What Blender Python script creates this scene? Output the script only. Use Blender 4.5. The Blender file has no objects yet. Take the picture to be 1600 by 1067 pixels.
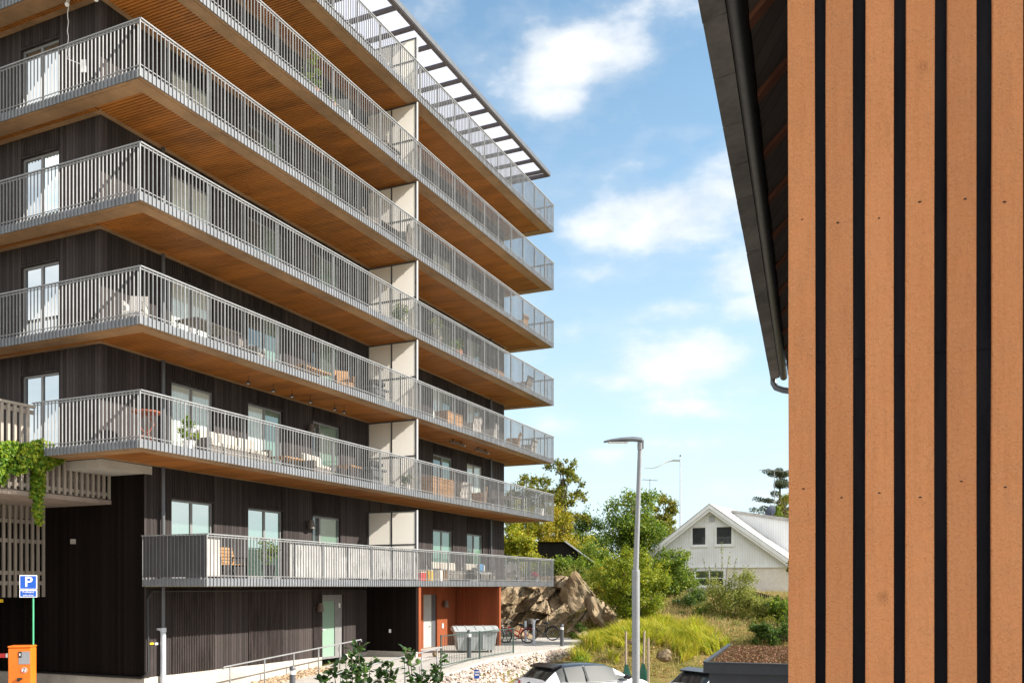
import bpy, math, random
import numpy as np
from mathutils import Vector, Matrix, noise as mnoise

random.seed(7)
R = math.radians
SC = bpy.context.scene
COL = SC.collection
F = 1384.0            # focal length in photo pixels (1600 wide)
HZ = 916.0            # horizon row of the photo

# ------------------------------------------------------------------ helpers
def at(px, py_or_z, Y, z=None):
    """world point seen at photo column px, at depth Y (z given, or photo row)."""
    X = (px - 800.0) / F * Y
    if z is None:
        z = (HZ - py_or_z) / F * Y
    return Vector((X, Y, z))

class MB:
    def __init__(self):
        self.v = []; self.f = []
    def add(self, vs, fs):
        b = len(self.v); self.v.extend([tuple(p) for p in vs])
        self.f.extend([tuple(i + b for i in f) for f in fs])
    def quad(self, a, b, c, d):
        self.add([a, b, c, d], [(0, 1, 2, 3)])
    def box(self, x0, x1, y0, y1, z0, z1):
        vs = [(x0,y0,z0),(x1,y0,z0),(x1,y1,z0),(x0,y1,z0),(x0,y0,z1),(x1,y0,z1),(x1,y1,z1),(x0,y1,z1)]
        self.add(vs, [(3,2,1,0),(4,5,6,7),(0,1,5,4),(1,2,6,5),(2,3,7,6),(3,0,4,7)])
    def obox(self, c, s, m=None):
        """box of size s centred at c turned by matrix m"""
        hx, hy, hz = s[0]/2, s[1]/2, s[2]/2
        vs = [Vector(p) for p in [(-hx,-hy,-hz),(hx,-hy,-hz),(hx,hy,-hz),(-hx,hy,-hz),(-hx,-hy,hz),(hx,-hy,hz),(hx,hy,hz),(-hx,hy,hz)]]
        if m is not None: vs = [m @ p for p in vs]
        c = Vector(c)
        self.add([p + c for p in vs], [(3,2,1,0),(4,5,6,7),(0,1,5,4),(1,2,6,5),(2,3,7,6),(3,0,4,7)])
    def rbox(self, x0, x1, y0, y1, z0, z1, r=.02):
        """box with chamfered edges"""
        r = min(r, (x1-x0)*.45, (y1-y0)*.45, (z1-z0)*.45)
        rings = []
        for z, k in ((z0, r), (z0+r, 0), (z1-r, 0), (z1, r)):
            a0, a1, b0, b1 = x0+k, x1-k, y0+k, y1-k
            rr = r*.6
            rings.append([(a0+rr,b0,z),(a1-rr,b0,z),(a1,b0+rr,z),(a1,b1-rr,z),(a1-rr,b1,z),(a0+rr,b1,z),(a0,b1-rr,z),(a0,b0+rr,z)])
        vs = [p for q in rings for p in q]; fs = [tuple(range(7,-1,-1)), tuple(range(24,32))]
        for k in range(3):
            for j in range(8):
                fs.append((k*8+j, k*8+(j+1)%8, (k+1)*8+(j+1)%8, (k+1)*8+j))
        self.add(vs, fs)
    def bar(self, p0, p1, w, h, up=(0,0,1)):
        p0 = Vector(p0); p1 = Vector(p1); d = p1-p0; L = d.length
        if L < 1e-6: return
        d /= L; u = Vector(up)
        if abs(d.dot(u)) > .98: u = Vector((0,1,0))
        s = d.cross(u).normalized(); t = s.cross(d)
        vs = []
        for p in (p0, p1):
            for a, b in ((-1,-1),(1,-1),(1,1),(-1,1)):
                vs.append(p + s*a*w/2 + t*b*h/2)
        self.add(vs, [(3,2,1,0),(4,5,6,7),(0,1,5,4),(1,2,6,5),(2,3,7,6),(3,0,4,7)])
    def tube(self, pts, r, n=8, cap=True):
        pts = [Vector(p) for p in pts]; m = len(pts)
        rs = r if isinstance(r, (list, tuple)) else [r]*m
        vs = []; fs = []
        prev = None
        for i, p in enumerate(pts):
            d = (pts[min(i+1,m-1)] - pts[max(i-1,0)])
            d = d.normalized() if d.length > 1e-9 else Vector((0,0,1))
            if prev is None:
                u = Vector((0,0,1)) if abs(d.z) < .9 else Vector((1,0,0))
                s = d.cross(u).normalized()
            else:
                s = prev - d*prev.dot(d)
                s = s.normalized() if s.length > 1e-6 else d.orthogonal().normalized()
            prev = s; t = d.cross(s)
            for k in range(n):
                a = 2*math.pi*k/n
                vs.append(p + (s*math.cos(a) + t*math.sin(a))*rs[i])
        for i in range(m-1):
            for k in range(n):
                fs.append((i*n+k, i*n+(k+1)%n, (i+1)*n+(k+1)%n, (i+1)*n+k))
        if cap:
            fs.append(tuple(range(n-1,-1,-1))); fs.append(tuple((m-1)*n+k for k in range(n)))
        self.add(vs, fs)
    def lathe(self, prof, c=(0,0,0), n=16):
        c = Vector(c); vs = []; fs = []; m = len(prof)
        for (r, z) in prof:
            for k in range(n):
                a = 2*math.pi*k/n
                vs.append(c + Vector((r*math.cos(a), r*math.sin(a), z)))
        for i in range(m-1):
            for k in range(n):
                fs.append((i*n+k, i*n+(k+1)%n, (i+1)*n+(k+1)%n, (i+1)*n+k))
        fs.append(tuple(range(n-1,-1,-1))); fs.append(tuple((m-1)*n+k for k in range(n)))
        self.add(vs, fs)
    def ring(self, c, axis, Rr, r, n=28, m=6):
        c = Vector(c); ax = Vector(axis).normalized(); s = ax.orthogonal().normalized(); t = ax.cross(s)
        vs = []; fs = []
        for i in range(n):
            a = 2*math.pi*i/n; dr = s*math.cos(a)+t*math.sin(a)
            for j in range(m):
                b = 2*math.pi*j/m
                vs.append(c + dr*(Rr + r*math.cos(b)) + ax*r*math.sin(b))
        for i in range(n):
            for j in range(m):
                fs.append((i*m+j, ((i+1)%n)*m+j, ((i+1)%n)*m+(j+1)%m, i*m+(j+1)%m))
        self.add(vs, fs)
    def prism(self, poly, a, b, axis):
        """poly: 2D outline, extruded from a to b along axis 'x','y' or 'z'"""
        n = len(poly)
        def P(p, t):
            return {'x': (t, p[0], p[1]), 'y': (p[0], t, p[1]), 'z': (p[0], p[1], t)}[axis]
        vs = [P(p, a) for p in poly] + [P(p, b) for p in poly]
        fs = [tuple(range(n-1,-1,-1)), tuple(range(n, 2*n))]
        for i in range(n):
            j = (i+1) % n
            fs.append((i, j, n+j, n+i))
        self.add(vs, fs)
    def build(self, name, mat, parent=None, smooth=False, kind=None, fix=True):
        me = bpy.data.meshes.new(name)
        me.from_pydata(self.v, [], self.f); me.update()
        if fix and len(self.f) < 60000:
            import bmesh
            bm = bmesh.new(); bm.from_mesh(me)
            bmesh.ops.recalc_face_normals(bm, faces=bm.faces[:]); bm.to_mesh(me); bm.free()
        me.materials.append(mat)
        if smooth:
            me.shade_smooth()
        o = bpy.data.objects.new(name, me); COL.objects.link(o)
        if parent is not None: o.parent = parent
        if kind: o['kind'] = kind
        return o

def smooth_by_angle(o, deg=35):
    me = o.data; me.shade_smooth()
    import bmesh
    bm = bmesh.new(); bm.from_mesh(me)
    for e in bm.edges:
        if len(e.link_faces) == 2 and e.calc_face_angle(0) > R(deg): e.smooth = False
    bm.to_mesh(me); bm.free()

def thing(name, label, cat, loc=(0,0,0), rz=0.0, group=None):
    o = bpy.data.objects.new(name, None); COL.objects.link(o)
    o.location = loc; o.rotation_euler = (0,0,rz); o.empty_display_size = .2
    o['label'] = label; o['category'] = cat
    if group: o['group'] = group
    return o
def tag(o, label, cat, group=None):
    o['label'] = label; o['category'] = cat
    if group: o['group'] = group
    return o
def dup(root, loc, rz=None, label=None):
    r = root.copy(); COL.objects.link(r); r.location = loc
    if rz is not None: r.rotation_euler = (0,0,rz)
    if label: r['label'] = label
    for ch in list(root.children):
        c = ch.copy(); COL.objects.link(c); c.parent = r
        for g in list(ch.children):
            d = g.copy(); COL.objects.link(d); d.parent = c
    return r

# ------------------------------------------------------------------ materials
class NT:
    def __init__(self, name):
        self.m = bpy.data.materials.new(name); self.m.use_nodes = True
        self.t = self.m.node_tree; self.t.nodes.clear()
        self.out = self.n('ShaderNodeOutputMaterial')
    def n(self, typ, **kw):
        x = self.t.nodes.new(typ)
        for k, v in kw.items():
            if k.startswith('i_'):
                x.inputs[k[2:]].default_value = v
            else: setattr(x, k, v)
        return x
    def l(self, a, b): self.t.links.new(a, b)
    def math(self, op, a, b=None, c=None, clamp=False):
        x = self.n('ShaderNodeMath', operation=op); x.use_clamp = clamp
        for i, s in enumerate((a, b, c)):
            if s is None: continue
            if hasattr(s, 'default_value') or hasattr(s, 'links'): self.l(s, x.inputs[i])
            else: x.inputs[i].default_value = s
        return x.outputs[0]
    def mix(self, fac, a, b, blend='MIX'):
        x = self.n('ShaderNodeMix', data_type='RGBA', blend_type=blend)
        for s, i in ((fac, 0), (a, 6), (b, 7)):
            if hasattr(s, 'links'): self.l(s, x.inputs[i])
            else: x.inputs[i].default_value = s if i == 0 else (tuple(s) + (1,))[:4]
        return x.outputs[2]
    def ramp(self, fac, stops, interp='LINEAR'):
        x = self.n('ShaderNodeValToRGB'); e = x.color_ramp.elements; x.color_ramp.interpolation = interp
        while len(e) < len(stops): e.new(.5)
        for k, (p, c) in enumerate(stops):
            e[k].position = p; e[k].color = (tuple(c) + (1,))[:4] if hasattr(c, '__len__') else (c, c, c, 1)
        self.l(fac, x.inputs[0]); return x.outputs[0]
    def coord(self, kind='Object', scale=(1,1,1)):
        tc = self.n('ShaderNodeTexCoord'); mp = self.n('ShaderNodeMapping'); mp.inputs['Scale'].default_value = scale
        self.l(tc.outputs[kind], mp.inputs[0]); return mp.outputs[0]
    def noise(self, vec, scale=5, detail=4, rough=.55):
        x = self.n('ShaderNodeTexNoise'); x.inputs['Scale'].default_value = scale
        x.inputs['Detail'].default_value = detail; x.inputs['Roughness'].default_value = rough
        self.l(vec, x.inputs['Vector']); return x.outputs[0]
    def bump(self, h, strength=.3, dist=.01):
        x = self.n('ShaderNodeBump'); x.inputs['Strength'].default_value = strength; x.inputs['Distance'].default_value = dist
        self.l(h, x.inputs['Height']); return x.outputs[0]
    def bsdf(self, col, rough=.6, metal=0, normal=None, spec=None, **kw):
        b = self.n('ShaderNodeBsdfPrincipled')
        for s, i in ((col, 'Base Color'), (rough, 'Roughness'), (metal, 'Metallic')):
            if hasattr(s, 'links'): self.l(s, b.inputs[i])
            else: b.inputs[i].default_value = (tuple(s)+(1,))[:4] if i == 'Base Color' else s
        if normal is not None: self.l(normal, b.inputs['Normal'])
        if spec is not None: b.inputs['Specular IOR Level'].default_value = spec
        for k, v in kw.items(): b.inputs[k.replace('_', ' ')].default_value = v
        return b.outputs[0]
    def done(self, sh):
        self.l(sh, self.out.inputs[0]); return self.m

def plain(name, col, rough=.6, var=.18, scale=3.0, bump=0, bscale=60, metal=0, spec=.4, stretch=(1,1,1), bdist=.004):
    t = NT(name); v = t.coord('Object', stretch)
    n1 = t.noise(v, scale, 5); n2 = t.noise(v, scale*9, 3)
    f = t.math('ADD', t.math('MULTIPLY', n1, .7), t.math('MULTIPLY', n2, .3))
    c0 = tuple(max(0, c*(1-var*1.6)) for c in col); c1 = tuple(min(1, c*(1+var*1.2)) for c in col)
    c = t.ramp(f, [(.3, c0), (.7, c1)])
    nm = t.bump(t.noise(v, bscale, 4), bump, bdist) if bump else None
    rr = t.math('ADD', t.math('MULTIPLY', n2, .2), max(0, rough-.1))
    return t.done(t.bsdf(c, rr, metal, nm, spec))

def boards(name, col, pitch=.15, tone=.35, groove=.05, gdark=.35, rough=.75, grain=.35, spec=.25, axis='xy', horiz=False):
    """vertical boards: tone per board, grain, knots and a shadow groove, from the object's own coordinates"""
    t = NT(name); tc = t.n('ShaderNodeTexCoord'); sp = t.n('ShaderNodeSeparateXYZ'); t.l(tc.outputs['Object'], sp.inputs[0])
    s = sp.outputs[2] if horiz else t.math('ADD', sp.outputs[0], sp.outputs[1])
    a = t.math('DIVIDE', t.math('ADD', s, 50), pitch)
    idx = t.math('FLOOR', a); fr = t.math('FRACT', a)
    wn = t.n('ShaderNodeTexWhiteNoise', noise_dimensions='1D'); t.l(idx, wn.inputs['W'])
    cb = t.n('ShaderNodeCombineXYZ')
    t.l(t.math('ADD', s, t.math('MULTIPLY', wn.outputs[0], 37)), cb.inputs[0])
    t.l(t.math('MULTIPLY', sp.outputs[0] if horiz else sp.outputs[2], .12), cb.inputs[2])
    gr = t.noise(cb.outputs[0], 26, 6, .6)
    cb2 = t.n('ShaderNodeCombineXYZ')
    t.l(t.math('ADD', s, t.math('MULTIPLY', wn.outputs[0], 11)), cb2.inputs[0]); t.l(t.math('MULTIPLY', sp.outputs[0] if horiz else sp.outputs[2], .7), cb2.inputs[2])
    vo = t.n('ShaderNodeTexVoronoi'); vo.inputs['Scale'].default_value = 4.2; t.l(cb2.outputs[0], vo.inputs['Vector'])
    knot = t.ramp(vo.outputs['Distance'], [(.03, .55), (.085, 1.0)])
    big = t.noise(t.coord('Object', (.5, .5, .35)), 1.1, 3)
    k = t.math('ADD', 1-tone*.5, t.math('MULTIPLY', wn.outputs[0], tone))
    k = t.math('MULTIPLY', k, t.math('ADD', 1-grain*.5, t.math('MULTIPLY', gr, grain)))
    k = t.math('MULTIPLY', k, knot)
    k = t.math('MULTIPLY', k, t.math('ADD', .7, t.math('MULTIPLY', big, .6)))
    gm = t.math('MINIMUM', fr, t.math('SUBTRACT', 1, fr))
    gv = t.ramp(gm, [(0, 0.0), (groove, 1.0)])
    k = t.math('MULTIPLY', k, t.math('ADD', gdark, t.math('MULTIPLY', gv, 1-gdark)))
    vm = t.n('ShaderNodeVectorMath', operation='SCALE'); vm.inputs[0].default_value = col; t.l(k, vm.inputs['Scale'])
    nm = t.bump(t.math('ADD', t.math('MULTIPLY', gv, 1.0), t.math('MULTIPLY', gr, .25)), .6, .012)
    return t.done(t.bsdf(vm.outputs[0], rough, 0, nm, spec))

def leafmat(name, stops, trans=.45, rough=.5):
    t = NT(name); g = t.n('ShaderNodeNewGeometry')
    v = t.coord('Object'); n = t.noise(v, .9, 3)
    f = t.math('ADD', t.math('MULTIPLY', g.outputs['Random Per Island'], .55), t.math('MULTIPLY', n, .6))
    c = t.ramp(f, stops)
    d = t.bsdf(c, rough, 0, None, .35)
    tr = t.n('ShaderNodeBsdfTranslucent'); t.l(c, tr.inputs[0])
    mx = t.n('ShaderNodeMixShader'); mx.inputs[0].default_value = trans
    t.l(d, mx.inputs[1]); t.l(tr.outputs[0], mx.inputs[2])
    return t.done(mx.outputs[0])

def pane(name, col, folds=0.0, gloss=.25, rough=.02, tint=(.9,.97,.94), f2=22):
    """window glass: a clear reflecting coat over what hangs behind it (a curtain or a dim room)"""
    t = NT(name); tc = t.n('ShaderNodeTexCoord'); sp = t.n('ShaderNodeSeparateXYZ'); t.l(tc.outputs['Object'], sp.inputs[0])
    s = t.math('ADD', sp.outputs[0], sp.outputs[1])
    cb = t.n('ShaderNodeCombineXYZ'); t.l(s, cb.inputs[0]); t.l(t.math('MULTIPLY', sp.outputs[2], .08), cb.inputs[2])
    n = t.noise(cb.outputs[0], f2, 2)
    c = t.ramp(n, [(.3, tuple(x*(1-folds) for x in col)), (.7, col)])
    nm = t.bump(t.noise(t.coord('Object', (1,1,1)), .8, 1), .04, .02)
    d = t.bsdf(c, .5, 0, None, .3)
    gl = t.n('ShaderNodeBsdfGlossy'); gl.inputs['Roughness'].default_value = rough; gl.inputs[0].default_value = tint + (1,)
    t.l(nm, gl.inputs['Normal'])
    lw = t.n('ShaderNodeFresnel'); lw.inputs['IOR'].default_value = 1.5
    fac = t.math('ADD', gloss, t.math('MULTIPLY', lw.outputs[0], 1-gloss), clamp=True)
    mx = t.n('ShaderNodeMixShader'); t.l(fac, mx.inputs[0]); t.l(d, mx.inputs[1]); t.l(gl.outputs[0], mx.inputs[2])
    return t.done(mx.outputs[0])

def frosted(name, col, trans=.6):
    t = NT(name)
    d = t.bsdf(col, .35, 0, None, .4)
    tr = t.n('ShaderNodeBsdfTranslucent'); tr.inputs[0].default_value = col + (1,)
    mx = t.n('ShaderNodeMixShader'); mx.inputs[0].default_value = trans
    t.l(d, mx.inputs[1]); t.l(tr.outputs[0], mx.inputs[2]); return t.done(mx.outputs[0])

M = {}
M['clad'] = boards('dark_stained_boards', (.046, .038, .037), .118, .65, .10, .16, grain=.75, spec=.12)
M['clad_shaded'] = boards('shaded_dark_boards', (.0095, .0070, .0064), .12, .6, .07, .3, spec=.05)  # cladding copy for flank and wing wall, their shade put into the colour
M['batten'] = plain('dark_battens', (.056, .046, .044), .8, .35, 2, .3, 30, spec=.1, stretch=(3,3,.4))
M['red_clad'] = boards('rust_red_boards', (.225, .058, .020), .11, .25, .08, .3)
M['soffit'] = plain('oiled_pine_slats', (.39, .142, .025), .55, .3, 1.1, .15, 40, stretch=(2, .35, 2))
M['soffit_back'] = plain('soffit_backing', (.07, .028, .010), .9, .1)
M['beam'] = plain('laminated_timber', (.36, .215, .11), .6, .28, .9, .2, 30, stretch=(.5, .5, 3))
M['steel'] = plain('galvanised_steel', (.235, .24, .245), .42, .15, 3, 0, metal=0, spec=.45)
M['steel_dark'] = plain('dark_grey_metal', (.10, .105, .115), .45, .15, 2, 0, metal=.2)
M['kick'] = plain('grey_sheet_metal', (.17, .182, .20), .45, .15, 1.5, .05, 20, spec=.3)
M['winframe'] = plain('grey_window_frame', (.20, .20, .20), .4, .08, 3)
M['frost'] = frosted('frosted_glass', (.93, .89, .82), .62)
M['roofglass'] = frosted('opal_roof_glass', (.52, .54, .62), .7)
M['black'] = plain('black_metal', (.02, .02, .021), .5, .1)
M['pergola'] = plain('pergola_brown_grey', (.085, .07, .075), .5, .12)
M['pipe'] = plain('dark_grey_pipe', (.11, .115, .125), .4, .12, 2, metal=.3)
M['pipe_light'] = plain('pale_grey_pipe', (.52, .55, .60), .4, .1, 2)
M['concrete'] = plain('concrete', (.44, .41, .365), .85, .14, 1.6, .25, 50)
M['plinth'] = plain('plinth_concrete', (.46, .42, .37), .85, .2, 1.1, .2, 30)
M['garage_slat'] = plain('beige_grey_slats', (.36, .31, .26), .7, .14, 2, .2, 30, stretch=(3,3,.5))
M['garage_back'] = boards('beige_boards', (.26, .215, .18), .14, .3, .06, .4, horiz=True)
M['deck_soffit'] = plain('deck_soffit', (.30, .24, .20), .8, .15)
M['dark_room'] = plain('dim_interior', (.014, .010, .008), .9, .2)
M['g_dark'] = pane('window_dim_room', (.022, .032, .028), .2, .12)
M['g_green'] = pane('window_green_glass', (.10, .19, .14), .25, .16)
M['g_curt'] = pane('window_white_curtain', (.58, .63, .57), .22, .09)
M['g_blind'] = pane('window_pale_blind', (.46, .40, .33), .45, .0, tint=(.52,.55,.56), f2=14)
M['g_refl'] = pane('window_reflecting', (.06, .12, .09), .2, .50)
M['g_door'] = pane('green_glass_door', (.24, .36, .28), .06, .06, .12)
M['plank'] = None
M['white'] = plain('white_paint', (.78, .78, .77), .5, .06, 2)
M['offwhite'] = plain('cream_cushion', (.42, .385, .335), .85, .1, 4, .3, 60)
M['wicker'] = plain('grey_wicker', (.17, .15, .13), .8, .3, 30, .5, 120)
M['wood'] = plain('teak_wood', (.36, .19, .075), .55, .25, 2, .2, 30, stretch=(1,4,4))
M['terracotta'] = plain('terracotta', (.42, .17, .08), .75, .15)
M['iron_red'] = plain('rust_red_iron', (.28, .075, .035), .6, .2)
M['greypot'] = plain('grey_pot', (.25, .25, .25), .6, .15)
M['blackpot'] = plain('black_pot', (.03, .03, .033), .5, .15)
M['cloth'] = plain('pale_cloth', (.40, .375, .35), .9, .1, 2, .3, 25)
M['dark_cloth'] = plain('charcoal_cloth', (.052, .05, .055), .9, .15, 2, .3, 25)
M['bark'] = plain('bark', (.10, .08, .06), .9, .35, 6, .8, 25, stretch=(1,1,.3))
M['orange_paint'] = plain('orange_paint', (.74, .16, .012), .4, .07, 1.5)
M['sign_blue'] = plain('sign_blue', (.012, .085, .44), .4, .05)
M['sign_white'] = plain('sign_white', (.82, .82, .82), .4, .03)
M['red'] = plain('red_paint', (.55, .03, .03), .35, .08)
M['carpaint'] = NT('white_car_paint').m
def _car():
    t = NT('white_car_lacquer'); b = t.n('ShaderNodeBsdfPrincipled')
    b.inputs['Base Color'].default_value = (.74,.75,.77,1); b.inputs['Roughness'].default_value = .3
    b.inputs['Coat Weight'].default_value = 1; b.inputs['Coat Roughness'].default_value = .03
    n = t.noise(t.coord('Object'), 2.5, 3); t.l(t.ramp(n, [(.3,(.70,.71,.73)),(.7,(.77,.78,.80))]), b.inputs['Base Color'])
    return t.done(b.outputs[0])
M['carpaint'] = _car()
M['carblack'] = plain('gloss_black', (.012, .012, .014), .12, .1, spec=.6)
M['carglass'] = pane('car_glass', (.012, .014, .014), .1, .0, .01)
M['tyre'] = plain('tyre_rubber', (.018, .018, .018), .85, .2)
M['taillight'] = plain('red_lens', (.42, .008, .012), .15, .2, 8, spec=.7)
M['asphalt'] = plain('asphalt', (.055, .054, .052), .9, .25, 1.2, .5, 120)
M['paving'] = None
M['bin'] = plain('grey_plastic', (.36, .38, .38), .5, .1, 2)
M['green_metal'] = plain('dark_green_metal', (.045, .075, .065), .45, .1)
M['yellow'] = plain('yellow_paint', (.8, .5, .02), .4, .05)
M['stake'] = plain('weathered_wood', (.30, .235, .17), .8, .25, 4, .4, 30, stretch=(2,2,.3))
M['bag'] = plain('green_bag', (.015, .105, .065), .45, .2, 5)
M['tile'] = plain('grey_brown_tile', (.15, .135, .118), .7, .35, 3, .35, 40)
M['gutter'] = plain('black_gutter', (.014, .013, .013), .42, .2, 3)
M['soff_dark'] = boards('dark_soffit_boards', (.13, .10, .082), .16, .25, .05, .4)
M['rafter'] = plain('brown_rafter', (.20, .075, .04), .7, .2)
M['membrane'] = None
M['house_white'] = boards('white_house_boards', (.86, .88, .90), .17, .04, .10, .74, .6, .05, .3)
M['house_trim'] = plain('white_trim', (.86, .87, .88), .55, .06, 1.5)
M['house_base'] = plain('beige_brick_base', (.80, .74, .68), .8, .08, 3, .3, 20)
M['roof_dark'] = plain('dark_roof_tiles', (.07, .06, .058), .8, .25, 4, .5, 12)
M['roof_light'] = plain('weathered_roof_sheet', (.42, .41, .39), .7, .25, 2)
M['shed_black'] = boards('black_shed_boards', (.016, .013, .012), .16, .4, .07, .3)
M['shed_metal'] = plain('anthracite_sheet', (.035, .038, .046), .4, .15, 2, metal=.2)

L = lambda *s: s
M['lf_green'] = leafmat('leaves_green', [(.25, (.045,.10,.010)), (.55, (.125,.215,.018)), (.85, (.32,.36,.03))])
M['lf_dark'] = leafmat('leaves_dark_green', [(.25, (.028,.068,.012)), (.6, (.08,.145,.022)), (.9, (.19,.25,.03))])
M['lf_yellow'] = leafmat('leaves_yellow_green', [(.25, (.13,.18,.012)), (.55, (.30,.34,.022)), (.85, (.55,.47,.03))])
M['lf_olive'] = leafmat('leaves_olive_turning', [(.2, (.06,.095,.012)), (.5, (.17,.20,.022)), (.74, (.30,.28,.03)), (.95, (.44,.30,.035))])
M['lf_orange'] = leafmat('leaves_orange', [(.2, (.16,.19,.014)), (.5, (.34,.33,.022)), (.9, (.50,.32,.025))])
M['lf_bright'] = leafmat('leaves_bright_green', [(.2, (.055,.13,.010)), (.5, (.14,.27,.016)), (.85, (.38,.42,.03))])
M['lf_pine'] = leafmat('pine_needles', [(.25, (.030,.048,.026)), (.6, (.07,.095,.045)), (.9, (.13,.15,.06))], .2)
M['lf_glossy'] = leafmat('glossy_dark_leaves', [(.25, (.016,.045,.010)), (.6, (.038,.085,.015)), (.9, (.09,.15,.03))], .2, .25)
M['lf_pink'] = leafmat('pink_flowers', [(.3, (.55,.04,.10)), (.8, (.75,.10,.2))], .3)
M['grass'] = leafmat('grass_blades', [(.2, (.11,.18,.012)), (.42, (.30,.36,.02)), (.65, (.48,.46,.025)), (.9, (.56,.42,.09))], .45, .6)
M['cover'] = leafmat('autumn_ground_cover', [(.2, (.12,.17,.03)), (.45, (.28,.27,.05)), (.68, (.42,.22,.08)), (.92, (.50,.33,.16))], .3, .7)
M['sedum'] = leafmat('sedum_carpet', [(.2, (.07,.075,.02)), (.45, (.16,.09,.045)), (.7, (.20,.085,.05)), (.95, (.22,.17,.07))], .15, .8)

def _stones(name, stops):
    t = NT(name); g = t.n('ShaderNodeNewGeometry'); v = t.coord('Object')
    c = t.ramp(g.outputs['Random Per Island'], stops); n = t.noise(v, 18, 4)
    c = t.mix(.5, c, t.mix(1.0, c, t.ramp(n, [(.3,.55),(.7,1.0)]), 'MULTIPLY'))
    return t.done(t.bsdf(c, .85, 0, t.bump(n, .4, .01), .3))
M['gravel'] = _stones('pink_grey_gravel', [(0, (.26,.22,.20)), (.3, (.50,.40,.35)), (.6, (.62,.54,.47)), (.85, (.40,.33,.28)), (1, (.68,.62,.56))])
M['cobble'] = _stones('tan_cobbles', [(0, (.34,.23,.14)), (.4, (.50,.36,.23)), (.7, (.56,.44,.31)), (1, (.40,.29,.20))])

def _rock():
    t = NT('granite_rock'); v = t.coord('Object', (1,1,1))
    n1 = t.noise(v, .8, 6, .65); n2 = t.noise(v, 7, 6, .7)
    mp = t.coord('Object', (1.2, .8, .45))
    n3 = t.noise(mp, 2.2, 5, .6)
    c = t.ramp(n1, [(.3, (.10,.068,.04)), (.46, (.26,.18,.10)), (.6, (.42,.33,.22)), (.75, (.46,.29,.12))])
    c = t.mix(.75, c, t.ramp(n2, [(.3, .35), (.65, 1.0)]), 'MULTIPLY')
    c = t.mix(t.ramp(n3, [(.55, 0.0), (.68, .7)]), c, (.05, .05, .02))
    h = t.math('ADD', t.math('MULTIPLY', n2, .6), n3)
    return t.done(t.bsdf(c, .9, 0, t.bump(h, .8, .12), .2))
M['rock'] = _rock()

def _ground():
    t = NT('hillside_soil_and_grass'); v = t.coord('Object')
    n1 = t.noise(v, .35, 5); n2 = t.noise(v, 6, 5, .7)
    c = t.ramp(n1, [(.35, (.10,.10,.02)), (.5, (.20,.17,.05)), (.62, (.24,.15,.07)), (.75, (.09,.11,.02))])
    c = t.mix(.7, c, t.ramp(n2, [(.3,.45),(.7,1.0)]), 'MULTIPLY')
    return t.done(t.bsdf(c, .95, 0, t.bump(n2, .6, .08), .1))
M['ground'] = _ground()

def _paving():
    t = NT('pale_concrete_paving'); v = t.coord('Object')
    br = t.n('ShaderNodeTexBrick'); br.inputs['Scale'].default_value = 1.0; br.inputs['Brick Width'].default_value = .7; br.inputs['Row Height'].default_value = .35
    br.inputs['Mortar Size'].default_value = .008; br.inputs['Color1'].default_value = (.46,.43,.39,1); br.inputs['Color2'].default_value = (.50,.47,.43,1); br.inputs['Mortar'].default_value = (.30,.27,.24,1)
    t.l(v, br.inputs['Vector']); n = t.noise(v, 2, 6, .65)
    c = t.mix(.4, br.outputs[0], t.ramp(n, [(.3,.6),(.7,1.0)]), 'MULTIPLY')
    return t.done(t.bsdf(c, .85, 0, t.bump(t.noise(v, 60, 3), .15, .005), .2))
M['paving'] = _paving()

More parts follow.
